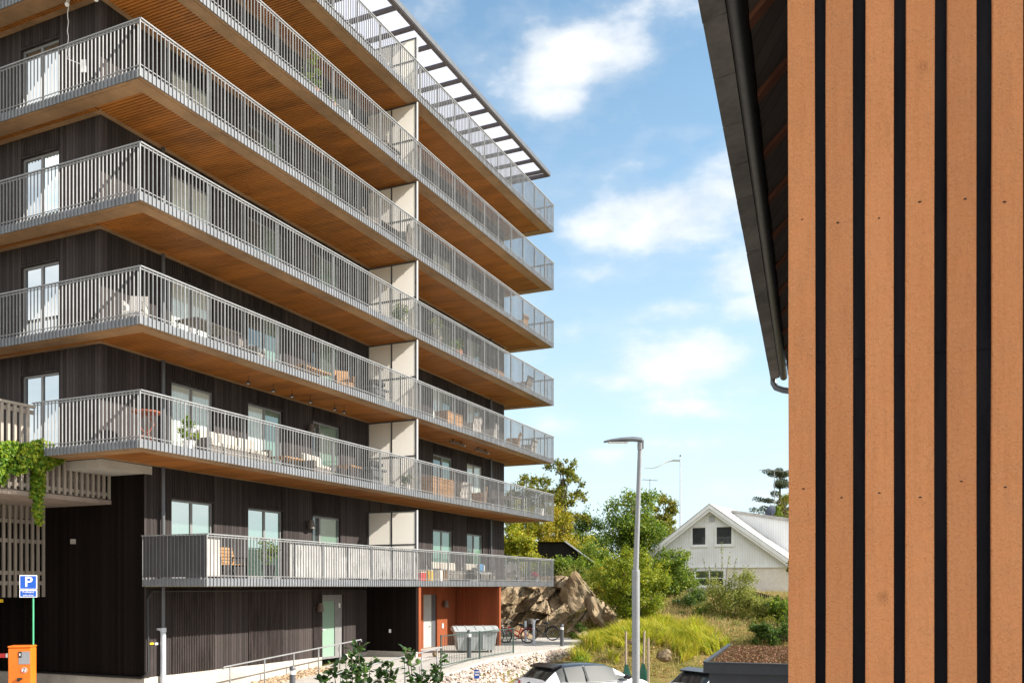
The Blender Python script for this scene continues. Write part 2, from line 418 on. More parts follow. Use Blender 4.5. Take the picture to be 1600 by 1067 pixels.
def _plank():
    t = NT('orange_brown_rough_sawn_paint'); v = t.coord('Object', (1, 1, 1))
    vs = t.coord('Object', (1, 1, .45))
    tc = t.n('ShaderNodeTexCoord'); sp = t.n('ShaderNodeSeparateXYZ'); t.l(tc.outputs['Object'], sp.inputs[0])
    idx = t.math('FLOOR', t.math('DIVIDE', t.math('ADD', sp.outputs[0], .022), .1385))
    wn = t.n('ShaderNodeTexWhiteNoise', noise_dimensions='1D'); t.l(idx, wn.inputs['W'])
    cb = t.n('ShaderNodeCombineXYZ'); t.l(t.math('ADD', sp.outputs[0], t.math('MULTIPLY', wn.outputs[0], 13)), cb.inputs[0]); t.l(sp.outputs[2], cb.inputs[2]); t.l(t.math('MULTIPLY', wn.outputs[0], 7), cb.inputs[1])
    v3 = cb.outputs[0]
    mp = t.n('ShaderNodeMapping'); mp.inputs['Scale'].default_value = (1, 1, .8); t.l(v3, mp.inputs[0])
    n1 = t.noise(mp.outputs[0], 105, 4, .65)              # sawn nap
    n0 = t.noise(mp.outputs[0], 16, 4, .6)               # patches of stronger nap
    mp2 = t.n('ShaderNodeMapping'); mp2.inputs['Scale'].default_value = (1, 1, .06); t.l(v3, mp2.inputs[0])
    n2 = t.noise(mp2.outputs[0], 60, 3)                  # long grain
    vo = t.n('ShaderNodeTexVoronoi'); vo.inputs['Scale'].default_value = 2.6
    mpk = t.n('ShaderNodeMapping'); mpk.inputs['Scale'].default_value = (1.25, 1, .8); mpk.inputs['Rotation'].default_value = (0, .5, 0); t.l(v3, mpk.inputs[0]); t.l(mpk.outputs[0], vo.inputs['Vector'])
    kd = vo.outputs['Distance']
    ringw = t.math('SINE', t.math('MULTIPLY', t.math('ADD', kd, t.math('MULTIPLY', n0, .03)), 330))
    kmask = t.ramp(kd, [(.012, 1.0), (.085, 0.0)])
    kn = t.math('MULTIPLY', ringw, kmask)
    h = t.math('MULTIPLY', n1, t.math('ADD', .25, t.math('MULTIPLY', n0, 1.5)))
    h = t.math('ADD', h, t.math('MULTIPLY', n2, .5))
    h = t.math('ADD', h, t.math('MULTIPLY', kn, .22))
    big = t.noise(t.coord('Object', (.9, .9, .5)), 1.4, 3)
    c = t.ramp(t.math('ADD', t.math('MULTIPLY', big, .5), t.math('MULTIPLY', n0, .5)), [(.3, (.53,.208,.080)), (.5, (.63,.265,.108)), (.7, (.71,.315,.138))])
    tone = t.math('ADD', .90, t.math('MULTIPLY', wn.outputs[0], .18))
    tv = t.n('ShaderNodeVectorMath', operation='SCALE'); t.l(c, tv.inputs[0]); t.l(tone, tv.inputs['Scale']); c = tv.outputs[0]
    c = t.mix(.2, c, t.ramp(n2, [(.30, (.62,.55,.50)), (.55, (1,1,1))]), 'MULTIPLY')
    c = t.mix(.16, c, t.ramp(n1, [(.25, (.5,.45,.4)), (.6, (1,1,1))]), 'MULTIPLY')
    c = t.mix(t.math('MULTIPLY', kmask, t.ramp(ringw, [(.3, 0.0), (.8, .03)])), c, (.30,.09,.03))
    c = t.mix(t.math('MULTIPLY', t.ramp(kd, [(.008, .12), (.018, 0.0)]), wn.outputs[0]), c, (.20,.055,.018))
    return t.done(t.bsdf(c, .8, 0, t.bump(h, 1.0, .018), .25))
M['plank'] = _plank()

def _membrane():
    t = NT('black_building_membrane'); v = t.coord('Object', (1, 1, .35))
    n = t.noise(v, 5, 4, .6); n2 = t.noise(t.coord('Object', (1,1,.18)), 7, 3)
    c = t.ramp(n2, [(.45, (.006,.0058,.009)), (.58, (.012,.0115,.017)), (.70, (.022,.015,.011)), (.80, (.055,.03,.02))])
    return t.done(t.bsdf(c, .6, 0, t.bump(n, .9, .03), .12))
M['membrane'] = _membrane()

# ------------------------------------------------------------------ camera
cam = bpy.data.cameras.new('camera'); camo = bpy.data.objects.new('camera', cam); COL.objects.link(camo)
camo.location = (0, 0, 0); camo.rotation_euler = (R(90), 0, 0)
cam.sensor_width = 36; cam.lens = 36*F/1600; cam.shift_y = (HZ-533.5)/1600
cam.clip_start = .05; cam.clip_end = 6000
SC.camera = camo

# ------------------------------------------------------------------ building frame
U = Vector((math.sin(R(24.5)), math.cos(R(24.5)), 0)); V = Vector((-U.y, U.x, 0))
C0 = Vector(((220-800)/F*21.3, 21.3, 0)); BR = math.atan2(U.y, U.x)
def bl(u, v, z): return C0 + U*u + V*v + Vector((0,0,z))
def uv_of(X, Y):
    d = Vector((X, Y, 0)) - C0; return d.dot(U), d.dot(V)

ST = -3.65           # street level (eye is at 0)
PZ = -2.65           # entrance terrace level
VF, UL = 2.3, .82    # facade planes of the upper storeys
ULOW = 2.25          # left face of the lower storeys
LV = {1: 0.0}
for k in range(2, 8): LV[k] = 3.33 + 2.97*(k-2)
UE = 26.6; UW = 25.6 # balcony end, wall end
TOP = 21.0

bld = thing('apartment_building', 'tall apartment building clad in dark boards with timber-lined wraparound balconies', 'apartment building', C0, BR)

# window layout
WR = [(3.23, 4.89), (6.41, 8.10), (9.72, 11.35), (18.23, 20.05), (21.46, 23.15)]
def qR(s, d, z): return (s, VF+d, z)
def qL(s, d, z): return (UL+d, s, z)

def wall_row(mb, q, s0, s1, z0, z1, holes, depth=.13):
    s = s0
    for (a, b, za, zb) in sorted(holes):
        mb.quad(q(s,0,z0), q(a,0,z0), q(a,0,z1), q(s,0,z1))
        if za > z0+1e-3: mb.quad(q(a,0,z0), q(b,0,z0), q(b,0,za), q(a,0,za))
        mb.quad(q(a,0,zb), q(b,0,zb), q(b,0,z1), q(a,0,z1))
        mb.quad(q(a,0,za), q(a,depth,za), q(a,depth,zb), q(a,0,zb))
        mb.quad(q(b,0,za), q(b,0,zb), q(b,depth,zb), q(b,depth,za))
        mb.quad(q(a,0,zb), q(a,depth,zb), q(b,depth,zb), q(b,0,zb))
        mb.quad(q(a,0,za), q(b,0,za), q(b,depth,za), q(a,depth,za))
        s = b
    mb.quad(q(s,0,z0), q(s1,0,z0), q(s1,0,z1), q(s,0,z1))

def fbox(mb, q, s0, s1, d0, d1, z0, z1):
    a = q(s0, d0, z0); b = q(s1, d1, z1)
    mb.box(min(a[0],b[0]), max(a[0],b[0]), min(a[1],b[1]), max(a[1],b[1]), z0, z1)

def window(q, s0, s1, z0, z1, mats, split=.5, door=False):
    d0, d1 = .075, .128
    fr = MB(); w = .065
    fbox(fr, q, s0, s1, d0, d1, z1-w, z1); fbox(fr, q, s0, s1, d0, d1, z0, z0+w)
    m = s0 + (s1-s0)*split
    for a, b in ((s0, s0+w), (m-w*.65, m+w*.65), (s1-w, s1)):
        fbox(fr, q, a, b, d0, d1, z0+w, z1-w)
    o = fr.build('balcony_door' if door else 'window', M['winframe'], bld)
    for (a, b), mt in zip(((s0+w, m-w*.65), (m+w*.65, s1-w)), mats):
        p = MB(); p.quad(q(a,.105,z0+w), q(b,.105,z0+w), q(b,.105,z1-w), q(a,.105,z1-w))
        p.build('pane', M[mt], o, fix=False)
    if door:
        h = MB(); fbox(h, q, m+.075, m+.10, .02, .07, z0+1.0, z0+1.14)
        h.build('handle', M['steel'], o)
    return o

rng = random.Random(3)
up = MB(); low = MB()
def batten_panel(mb):
    return mb.build('batten_panel', M['batten'], bld)
for k in range(1, 8):
    z0 = LV[k] if k > 1 else LV[1]
    z1 = LV[k+1] if k < 7 else TOP
    fl = z0 + .24
    holes = [(a, b, fl, z0+2.5) for a, b in WR]
    us = ULOW if k == 1 else UL
    if k < 7:
        wall_row(up, qR, us, UW, z0, z1, holes)
        for i, (a, b, za, zb) in enumerate(holes):
            if k == 1: mats = [('g_refl','g_refl'), ('g_refl','g_refl'), ('g_dark','g_green'), ('g_green','g_green'), ('g_dark','g_green')][i]
            else:
                mats = rng.choice([('g_curt','g_curt'), ('g_curt','g_green'), ('g_green','g_curt'), ('g_dark','g_green')])
                if i == 0: mats = ('g_curt', 'g_curt')
                if i == 2: mats = ('g_dark', 'g_green')
            window(qR, a, b, za, zb, mats, .3 if i == 2 else .5, door=(i == 2))
            # battens above the opening
            s = a + .02; bat = MB()
            while s < b:
                fbox(bat, qR, s, s+.030, -.040, 0.0, zb+.05, z1-.02); s += .062
            batten_panel(bat)
    if 1 < k < 7:
        hl = [(3.86, 5.34, fl, z0+2.42)]
        wall_row(up, qL, VF, 15.0, z0, z1, hl)
        window(qL, 3.86, 5.34, fl, z0+2.42, ('g_blind', 'g_blind') if k != 4 else ('g_curt', 'g_blind'))
        s = 3.88; bat = MB()
        while s < 5.33:
            fbox(bat, qL, s, s+.032, -.022, 0.0, z0+2.47, z1-.02); s += .062
        batten_panel(bat)
# right end and back of the block, roof deck
up.quad((UW, VF, 0), (UW, 15, 0), (UW, 15, TOP), (UW, VF, TOP))
up.quad((UL, 15, LV[2]), (UW, 15, LV[2]), (UW, 15, TOP), (UL, 15, TOP))
up.build('wall', M['clad'], bld)

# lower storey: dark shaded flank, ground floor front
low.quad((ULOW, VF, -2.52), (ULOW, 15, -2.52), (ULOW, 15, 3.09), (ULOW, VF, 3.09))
low.build('flank_wall', M['clad_shaded'], bld)
g = MB()
gh = [(10.25, 11.55, -2.6, -.30)]
wall_row(g, qR, ULOW, 13.07, -2.52, -.004, gh)
g.quad((20.45, .1, PZ-.1), (20.45, 15, PZ-.1), (20.45, 15, -.004), (20.45, .1, -.004))
g.build('ground_floor_wall', M['clad'], bld)
for a, b in ((3.23, 4.92), (6.41, 8.12), (9.72, 10.2)):
    s = a; gb = MB()
    while s < b:
        gb.box(s, s+.032, VF-.042, VF-.001, -2.5, -.03); s += .066
    batten_panel(gb)
w = MB(); w.box(13.07, 13.2, .10, VF-.002, -2.45, -.01); w.build('wing_wall', M['clad_shaded'], bld)
# entrance door
d = MB()
for a, b, c, e in ((10.25,10.31,-2.6,-.30),(11.09,11.45,-2.6,-.30)): d.box(a, b, VF+.05, VF+.11, c, e)
d.box(11.45, 11.55, VF+.07, VF+.12, -2.6, -.30)
d.box(10.31, 11.09, VF+.05, VF+.11, -.52, -.30); d.box(10.31, 11.09, VF+.05, VF+.11, -2.6, -2.52)
do = d.build('entrance_door', M['winframe'], bld)
p = MB(); p.quad((10.31, VF+.085, -2.52), (11.09, VF+.085, -2.52), (11.09, VF+.085, -.52), (10.31, VF+.085, -.52)); p.build('pane', M['g_door'], do, fix=False)
for nm, q in (('handle', (10.30,10.45,VF+.01,VF+.049,-1.55,-1.52)), ('hinge', (11.30,11.36,VF+.01,VF+.049,-.78,-.61)), ('hinge', (11.30,11.36,VF+.01,VF+.049,-2.35,-2.2))):
    h = MB(); h.box(*q); h.build(nm, M['sign_white'], do)
# rust-red porch
rp = MB()
rp.box(13.2, 13.36, .06, VF-.002, PZ, -.01)
wall_row(rp, qR, 13.36, 20.29, PZ, -.01, [(17.4, 18.58, PZ, -.35)])
rp.box(20.29, 20.45, .06, VF-.002, PZ, -.01)
rp.build('porch_wall', M['red_clad'], bld)
pb = MB(); s = .12
while s < 2.25: pb.box(20.262, 20.289, s, s+.05, PZ+.02, -.03); s += .10
pb.build('porch_battens', M['red_clad'], bld)
pd = MB(); pd.box(17.4, 18.24, VF+.09, VF+.12, PZ, -.35); pdo = pd.build('porch_door', plain('pale_grey_door', (.36,.37,.36), .5, .06), bld)
pj = MB(); pj.box(18.24, 18.58, VF+.07, VF+.12, PZ, -.35); pj.build('jamb', M['steel_dark'], pdo)
ph = MB(); ph.tube([(18.14, VF+.08, -1.72), (18.14, VF+.03, -1.72), (18.0, VF+.03, -1.72)], .016, 6); ph.build('handle', M['steel'], pdo); ph = MB(); ph.box(18.11, 18.17, VF+.085, VF+.089, -1.6, -1.5); ph.build('lock_plate', M['steel'], pdo)
# plinth and the corner slab edge of the storey above the drive
pl = MB()
pl.box(ULOW-.03, ULOW+.15, VF-.03, 15, -3.8, -2.52); pl.box(ULOW+.15, 10.2, VF-.03, VF+.15, -3.8, -2.50); pl.box(13.05, 13.199, .09, VF-.031, -3, -2.452); pl.box(11.57, 13.07, VF-.03, VF+.15, -3.4, -2.50)
pl.build('plinth', M['plinth'], bld)
cs = MB(); cs.box(UL-.004, ULOW+.25, VF-.02, 3.62, 3.09, 3.315); cs.build('slab_edge', M['concrete'], bld)
us_ = MB(); us_.box(UL-.004, ULOW+.25, 3.62, 15, 3.09, 3.315); us_.build('undercroft_ceiling', M['deck_soffit'], bld)
# cable along the plinth
pp = MB(); pp.tube([(ULOW-.06, 14, -2.5), (ULOW-.06, VF+.05, -2.5), (ULOW-.05, VF-.1, -2.42), (ULOW+.05, VF-.1, -2.3), (ULOW+.05, VF-.08, -.35), (ULOW+.2, VF-.08, -.12), (13, VF-.08, -.1)], .035, 8)
pp.build('conduit', M['black'], bld, True)
# downpipes
for (u_, z0, z1) in ((2.80, -1.15, LV[6]), (23.8, .2, LV[6])):
    dp = MB(); dp.tube([(u_, VF-.12, z0), (u_, VF-.12, z1)], .055, 12)
    for k in range(1, 6):
        zz = LV[k]+2.0
        if zz > z0+.2: dp.tube([(u_, VF-.12, zz), (u_, VF-.12, zz+.06)], .066, 12)
    o = dp.build('downpipe', M['pipe'], bld); smooth_by_angle(o)
    if z0 < 0:
        lp = MB(); lp.tube([(u_, VF-.12, -3.6), (u_, VF-.12, z0)], .075, 14); lp.tube([(u_, VF-.12, z0-.12), (u_, VF-.12, z0)], .088, 14)
        lp.box(u_-.12, u_+.14, VF-.10, VF-.002, -1.22, -1.16)
        l2 = lp.build('lower_pipe', M['pipe_light'], o); smooth_by_angle(l2)
# cone wall lamps
def wall_lamp(u_, z_, v_=VF, par=bld):
    m = MB(); m.lathe([(.075, .16), (.085, .14), (.135, -.14), (.12, -.14), (.07, .1)], (u_, v_-.17, z_), 14)
    m.box(u_-.03, u_+.03, v_-.10, v_-.002, z_-.02, z_+.05)
    o = m.build('wall_lamp', plain('brown_grey_lamp', (.12,.10,.09), .5, .1) if 'lampm' not in M else M['lampm'], par); smooth_by_angle(o); return o
M['lampm'] = plain('brown_grey_lamp', (.13, .105, .09), .5, .1)
wall_lamp(9.92, -.74); wall_lamp(19.1, -.78)
for k in (1, 2): wall_lamp(9.4, LV[k]+2.15); 
for k in (1, 2): wall_lamp(14.2, LV[k]+1.85)
sw = MB(); sw.box(19.0, 19.12, VF-.03, VF-.002, -1.85, -1.65); sw.box(13.04, 13.069, 1.2, 1.28, -1.75, -1.62); sw.box(2.6, 2.72, VF-.03, VF-.002, -1.62, -1.56)
sw.build('wall_switch', M['sign_white'], bld)

yt = MB(); yt.box(2.42, 2.55, VF-.03, VF-.002, -1.60, -1.55); yt.build('wall_tag', M['yellow'], bld)
# ---- balconies
def balcony(k):
    z = LV[k]
    u0 = 0.0 if k > 1 else 2.2
    vl = (8.0 if k > 2 else 3.75) if k > 1 else VF
    slab = MB()
    slab.box(u0+.03, UE-.03, .03, VF-.003, z+.10, z+.22)
    if k > 1: slab.box(u0+.03, UL-.003, VF-.003, vl, z+.10, z+.22)
    slab.box(UW+.003, UE-.03, VF-.003, 6.0, z+.10, z+.22)
    so = slab.build('balcony', M['concrete'], bld)
    # timber border
    b = MB(); W = .50; zt = z+.098
    def seams(a, c, f):
        s = a; rr = random.Random(k)
        while s < c:
            e = min(c, s + 6.6 + rr.random()*.8)
            f(s+.004, e-.004); s = e
    seams(u0+.02, UE-.02, lambda a, c: (b.box(a, c, .02, .12, z+.012, zt), b.box(a, c, .125, W, z, zt)))
    if k > 1:
        seams(W, vl, lambda a, c: (b.box(u0+.02, u0+.12, a, c, z+.012, zt), b.box(u0+.125, u0+W, a, c, z, zt)))
        b.box(UL-.16, UL-.004, VF-.003, vl, z+.004, zt)
    b.box(max(u0+.02, UL-.16) if k > 1 else u0+.02, UW+.16, VF-.16, VF-.004, z+.004, zt)
    b.box(UE-.50, UE-.02, W+.003, 6.0, z, zt); b.box(UW+.004, UW+.16, VF-.003, 6.0, z+.004, zt)
    b.build('border_beam', M['beam'], so)
    # slatted ceiling
    s = MB(); pit = .105; x = u0+W+.02 if k > 1 else u0+.15
    while x < UE-W-.07:
        s.box(x, x+.072, W+.003, VF-.163 if x < UW+.17 else 5.9, z+.012, z+.045)
        x += pit
    if k > 1:
        y = VF-.1
        while y < vl-.1:
            s.box(u0+W+.003, UL-.163, y, y+.072, z+.012, z+.045); y += pit
    s.build('slat_ceiling', M['soffit'], so)
    bk = MB(); bk.box(u0+W+.001, UE-W-.001, W+.001, VF-.161, z+.06, z+.098)
    bk.box(UW+.161, UE-W-.001, VF-.16, 6.0, z+.06, z+.098)
    if k > 1: bk.box(u0+W+.001, UL-.161, VF-.16, vl, z+.06, z+.098)
    bk.build('ceiling_backing', M['soffit_back'], so)
    # kick plate
    kp = MB()
    kp.box(u0-.012, UE+.012, -.012, .004, z+.012, z+.225)
    kp.box(u0-.012, u0+.004, .004, vl, z+.012, z+.225)
    kp.box(UE-.004, UE+.012, .004, 6.0, z+.012, z+.225)
    kp.build('kick_plate', M['kick'], so)
    # railing
    r = MB(); zt = z+1.40
    r.box(u0-.05, UE+.05, -.062, -.014, zt-.03, zt); r.box(u0-.062, u0-.014, -.014, vl, zt-.03, zt); r.box(UE+.014, UE+.062, -.014, 6, zt-.03, zt)
    r.box(u0-.05, UE+.05, -.030, -.018, zt-.085, zt-.06); r.box(u0-.030, u0-.018, -.014, vl, zt-.085, zt-.06); r.box(UE+.018, UE+.03, -.014, 6, zt-.085, zt-.06)
    r.box(u0-.05, UE+.05, -.026, -.014, z+.28, z+.30); r.box(u0-.026, u0-.014, -.014, vl, z+.28, z+.30); r.box(UE+.014, UE+.026, -.014, 6, z+.28, z+.30)
    x = u0-.05; i = 0
    while x < UE+.05:
        t_ = .013 if i % 11 else .026
        r.box(x-t_/2, x+t_/2, -.044, -.0145, z-.002, zt-.031); x += .13; i += 1
    y = .06; i = 1
    while y < vl:
        t_ = .013 if i % 11 else .026
        r.box(u0-.044, u0-.0145, y-t_/2, y+t_/2, z-.002, zt-.031); y += .13; i += 1
    y = .06; i = 1
    while y < 6:
        t_ = .013 if i % 11 else .026
        r.box(UE+.0145, UE+.044, y-t_/2, y+t_/2, z-.002, zt-.031); y += .13; i += 1
    # thicker posts
    x = u0+.9
    while x < UE:
        r.box(x-.02, x+.02, .006, .05, z+.226, zt-.031); x += 1.37
    r.build('railing', M['steel'], so)
    return so
for k in range(1, 8): balcony(k)

# privacy screens between the two flats on each floor
for k in range(1, 8):
    z = LV[k]+.22; top = (LV[k+1]-.02 if k > 1 else 2.86) if k < 7 else LV[7]+2.42
    zb = LV[k]+1.56; us = 13.1
    fr = MB(); vs_ = (.12, 1.19, 2.24)
    for a in vs_: fr.box(us-.025, us+.025, a-.025, a+.025, z, top)
    for a, b in ((.145, 1.165), (1.215, 2.215)):
        for zz in (top-.045, zb, z): fr.box(us-.02, us+.02, a, b, zz, zz+.045)
    fo = fr.build('privacy_screen', M['steel_dark'], bld)
    for a, b in ((.147, 1.163), (1.217, 2.213)):
        for za, zc in ((z+.047, zb-.002), (zb+.047, top-.047)):
            pn = MB(); pn.quad((us,a,za),(us,b,za),(us,b,zc),(us,a,zc)); pn.build('frosted_pane', M['frost'], fo, fix=False)
    ed = MB(); ed.box(us-.03, us+.03, .055, .094, z, top); ed.build('edge_post', M['white'], fo)

# ---- penthouse and pergola roof
ph = MB()
ph.quad((UL, VF, LV[7]), (UL, 15, LV[7]), (UL, 15, TOP), (UL, VF, TOP))
ph.quad((UL, VF, TOP), (UW, VF, TOP), (UW, 15, TOP), (UL, 15, TOP))
px_ = [1.3 + 1.262*i for i in range(20)]
for i, x in enumerate(px_[:-1]):
    ph.box(x-.14, x+.14, VF-.05, VF+.14, LV[7]+.22, TOP-.004)
ph.box(UL, UW, VF, VF+.14, TOP-.45, TOP-.003)
pho = ph.build('penthouse_wall', M['clad'], bld)
for i, x in enumerate(px_[:-1]):
    e = min(px_[i+1]-.14, UW); 
    if e - x < .3: continue
    fr = MB()
    for a, b in ((x+.14, x+.20), (e-.06, e)): fr.box(a, b, VF+.03, VF+.09, LV[7]+.26, TOP-.5)
    fr.box(x+.14, e, VF+.03, VF+.09, LV[7]+1.25, LV[7]+1.31)
    o = fr.build('penthouse_window', M['white'], bld)
    pn = MB(); pn.quad((x+.2, VF+.07, LV[7]+.26), (e-.06, VF+.07, LV[7]+.26), (e-.06, VF+.07, TOP-.5), (x+.2, VF+.07, TOP-.5)); pn.build('pane', M['g_curt' if i % 3 else 'g_blind'], o, fix=False)
zp = 20.92
pg = MB(); pg.box(UL, 26.15, -.02, .16, zp-.08, zp+.13); pg.box(26.03, 26.15, .16, 4.0, zp-.08, zp+.10)
for x in [26.05-.45-1.262*i for i in range(20)]: pg.box(x-.06, x+.06, .16, VF, zp-.08, zp+.06)
pgo = pg.build('pergola_frame', M['pergola'], bld)
fa = MB(); fa.box(UL, 26.16, -.045, -.022, zp-.05, zp+.15); fa.build('edge_trim', M['steel_dark'], pgo)
gl = MB(); gl.quad((UL,.17,zp+.08),(26.0,.17,zp+.08),(26.0,VF,zp+.08),(UL,VF,zp+.08)); gl.build('roof_panes', M['roofglass'], pgo, fix=False)

# ------------------------------------------------------------------ garage with slat screens
gar = thing('parking_garage', 'garage deck behind beige vertical slats over a dark drive-in opening', 'garage', C0, BR)
sl = MB(); GV = 3.63; x = ULOW-.05
zt_, zb_ = 3.33, 2.42
while x > -14:
    top = 4.55 if x < -.12 else 3.32
    sl.box(x-.032, x+.032, GV-.075, GV-.012, zb_+.02, top); x -= .178
sl.box(-14, -.10, GV-.085, GV+.01, 4.555, 4.62)
so = sl.build('upper_slat_screen', M['garage_slat'], gar)
hb = MB(); hb.box(-14, ULOW-.01, GV-.010, GV+.03, 2.52, 2.62); hb.box(-14, -.1, GV-.010, GV+.03, 4.40, 4.5); hb.box(-14, -.1, GV-.010, GV+.03, 3.5, 3.6); hb.build('screen_rail', M['garage_slat'], so)
bk = MB(); bk.box(-14, ULOW-.02, GV+.10, GV+.16, 2.44, 3.28); bk.build('parapet_boards', M['garage_back'], gar)
dk = MB(); dk.box(-14, ULOW-.005, GV-.08, 15, 2.30, 2.415); dk.build('deck', M['deck_soffit'], gar)
ls = MB(); GL = 6.3; x = ULOW-.04
while x > -14:
    ls.box(x-.032, x+.032, GL-.075, GL-.012, -.30, 2.298); x -= .178
lo = ls.build('lower_slat_screen', M['garage_slat'], gar)
lb = MB()
for zz in (1.86, 1.30, .39, .10): lb.box(-14, ULOW-.006, GL-.010, GL+.05, zz-.055, zz+.055)
lb.box(-14, ULOW-.006, GL+.055, GL+.07, 1.95, 2.298)
lb.build('screen_rail', M['garage_slat'], lo)
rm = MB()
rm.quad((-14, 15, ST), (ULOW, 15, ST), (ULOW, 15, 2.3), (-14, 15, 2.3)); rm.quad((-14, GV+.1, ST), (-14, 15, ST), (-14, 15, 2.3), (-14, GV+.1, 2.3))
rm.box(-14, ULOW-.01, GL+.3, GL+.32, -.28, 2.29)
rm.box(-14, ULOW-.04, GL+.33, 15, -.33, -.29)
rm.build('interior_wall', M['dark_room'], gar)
hm = MB(); hm.box(-14, .9, GL-.12, GL-.08, -.44, -.35); hm.build('height_bar', M['yellow'], gar)
wb = MB(); wb.box(ULOW-.09, ULOW-.01, GL-1.35, GL-1.22, 1.22, 1.36); wb.build('junction_box', M['concrete'], gar)

# vine on the garage screen
def leaf(mb, p, n, size, asp=1.5, rg=random):
    n = n.normalized(); a = n.orthogonal().normalized(); a.rotate(Matrix.Rotation(rg.random()*6.283, 3, n)); b = n.cross(a)
    l = size; w = size/asp; k = n*size*.12
    mb.add([p - a*l*.5, p + b*w*.5 + k, p + a*l*.5, p - b*w*.5 + k], [(0,1,2,3)])
def rdir(rg, upb=.0):
    v = Vector((rg.gauss(0,1), rg.gauss(0,1), rg.gauss(0,1)+upb)); return v.normalized() if v.length > 1e-6 else Vector((0,0,1))
rg = random.Random(11)
vm = MB()
def vine_blob(px, py, rx, rz, n, dv=0, sz=.095):
    for _ in range(int(n*1.9)):
        while True:
            a, b = rg.uniform(-1,1), rg.uniform(-1,1)
            if a*a+b*b < 1: break
        x = px + a*rx; y = py + b*rz
        # point on the plane v = GV-.12
        r = (x-800)/F; u_ = (-(C0.x + V.x*(GV-.12)) + r*(C0.y+V.y*(GV-.12)))/(U.x - r*U.y)
        P = bl(u_, GV-.10-rg.random()*.22-dv, 0); P.z = (HZ-y)/F*P.y
        leaf(vm, P, (-V*1.0 + Vector((0,0,.5)) + rdir(rg)*.8), sz*rg.uniform(.6,1.25), 1.15, rg)
for a in ((8,705,22,16,330), (-8,730,16,26,200), (40,708,26,16,330), (60,712,26,26,480), (78,714,22,14,260), (92,707,12,8,80), (22,728,16,14,150), (56,745,9,22,200), (55,770,9,18,170), (55,795,6,16,80), (57,812,4,9,24), (0,745,6,14,60)):
    vine_blob(*a)
vn = vm.build('climbing_vine', M['lf_bright'], None, fix=False); tag(vn, 'bright green climbing vine trailing down over the beige garage slats', 'vine')
st_ = MB()
for (a, b, c, e) in ((55,735,58,828), (30,715,95,722)):
    pts = []
    for i in range(9):
        x = a+(c-a)*i/8+rg.uniform(-1.5,1.5); y = b+(e-b)*i/8
        r = (x-800)/F; u_ = (-(C0.x + V.x*(GV-.12)) + r*(C0.y+V.y*(GV-.12)))/(U.x - r*U.y); P = bl(u_, GV-.14, 0); P.z = (HZ-y)/F*P.y; pts.append(P)
    st_.tube(pts, .008, 5)
st_.build('stem', plain('red_vine_stem', (.22,.08,.05), .7), vn)

# ------------------------------------------------------------------ ground
def sst(a, b, x):
    t = min(1, max(0, (x-a)/(b-a))); return t*t*(3-2*t)
HP = [(0,-3.68),(27,-3.68),(29,-2.95),(34,-2.35),(40,-1.85),(46,-1.2),(52,-.6),(62,-.3),(80,-.1),(120,.4),(200,2),(420,8),(3000,12)]
def hill(Y):
    for (a, x), (b, y) in zip(HP, HP[1:]):
        if Y <= b: return x + (y-x)*(Y-a)/(b-a)
    return HP[-1][1]
def ramp_z(u):
    pts = [(2.0,-3.35),(4.5,-3.17),(10.7,-2.8),(12.5,PZ),(40,PZ)]
    if u <= 2: return -3.35
    for (a, x), (b, y) in zip(pts, pts[1:]):
        if u <= b: return x+(y-x)*(u-a)/(b-a)
    return PZ
def ground_h(X, Y):
    u, v = uv_of(X, Y)
    hz = hill(max(Y, .85*X, -.8*X if X < -60 else 0))
    hz += (mnoise.noise(Vector((X*.25, Y*.25, 0)))*.18 if Y > 27 else 0)
    low = ST-.03
    if 1.8 < u < 30 and v < 4:                       # bank and terrace base
        tz = ramp_z(u) - .05
        low = tz + (ST-.03-tz)*sst(-3.02, -3.95, v) if v < -3.02 else tz
    m1 = sst(-3.1, -5.6, v)*sst(10.5, 16.5, u + (v+4)*.9)*sst(27.0, 29.5, Y)
    m2 = sst(27.2, 29.5, u); m3 = sst(2.6, 5, v)*sst(20.6, 22, u)
    m4 = sst(60, 90, abs(X))
    m = max(m1, m2, m3, m4 if Y < 60 else 0)
    return low + (hz-low)*m if hz > low else low
xs = np.concatenate([np.array([-3000,-1500,-800,-400,-200,-120,-80,-50,-30]), np.arange(-20,40.1,.45), np.array([44,50,60,75,95,120,160,220,320,500,800,1500,3000])])
ys = np.concatenate([np.array([-3000,-1000,-300,-100,-30,0,8,14,18]), np.arange(20,75.1,.45), np.array([80,88,98,112,130,155,190,240,320,450,700,1200,2000,3000])])
gm = MB()
for y in ys:
    for x in xs: gm.v.append((float(x), float(y), ground_h(float(x), float(y))))
nx = len(xs)
for j in range(len(ys)-1):
    for i in range(nx-1):
        gm.f.append((j*nx+i, j*nx+i+1, (j+1)*nx+i+1, (j+1)*nx+i))
gm.build('ground', M['ground'], None, True, 'structure', fix=False)
sm_ = MB(); sm_.box(-40, 60, -20, 26.6, ST-.12, ST)
sr = sm_; sr.build('street', M['paving'], None, False, 'structure')
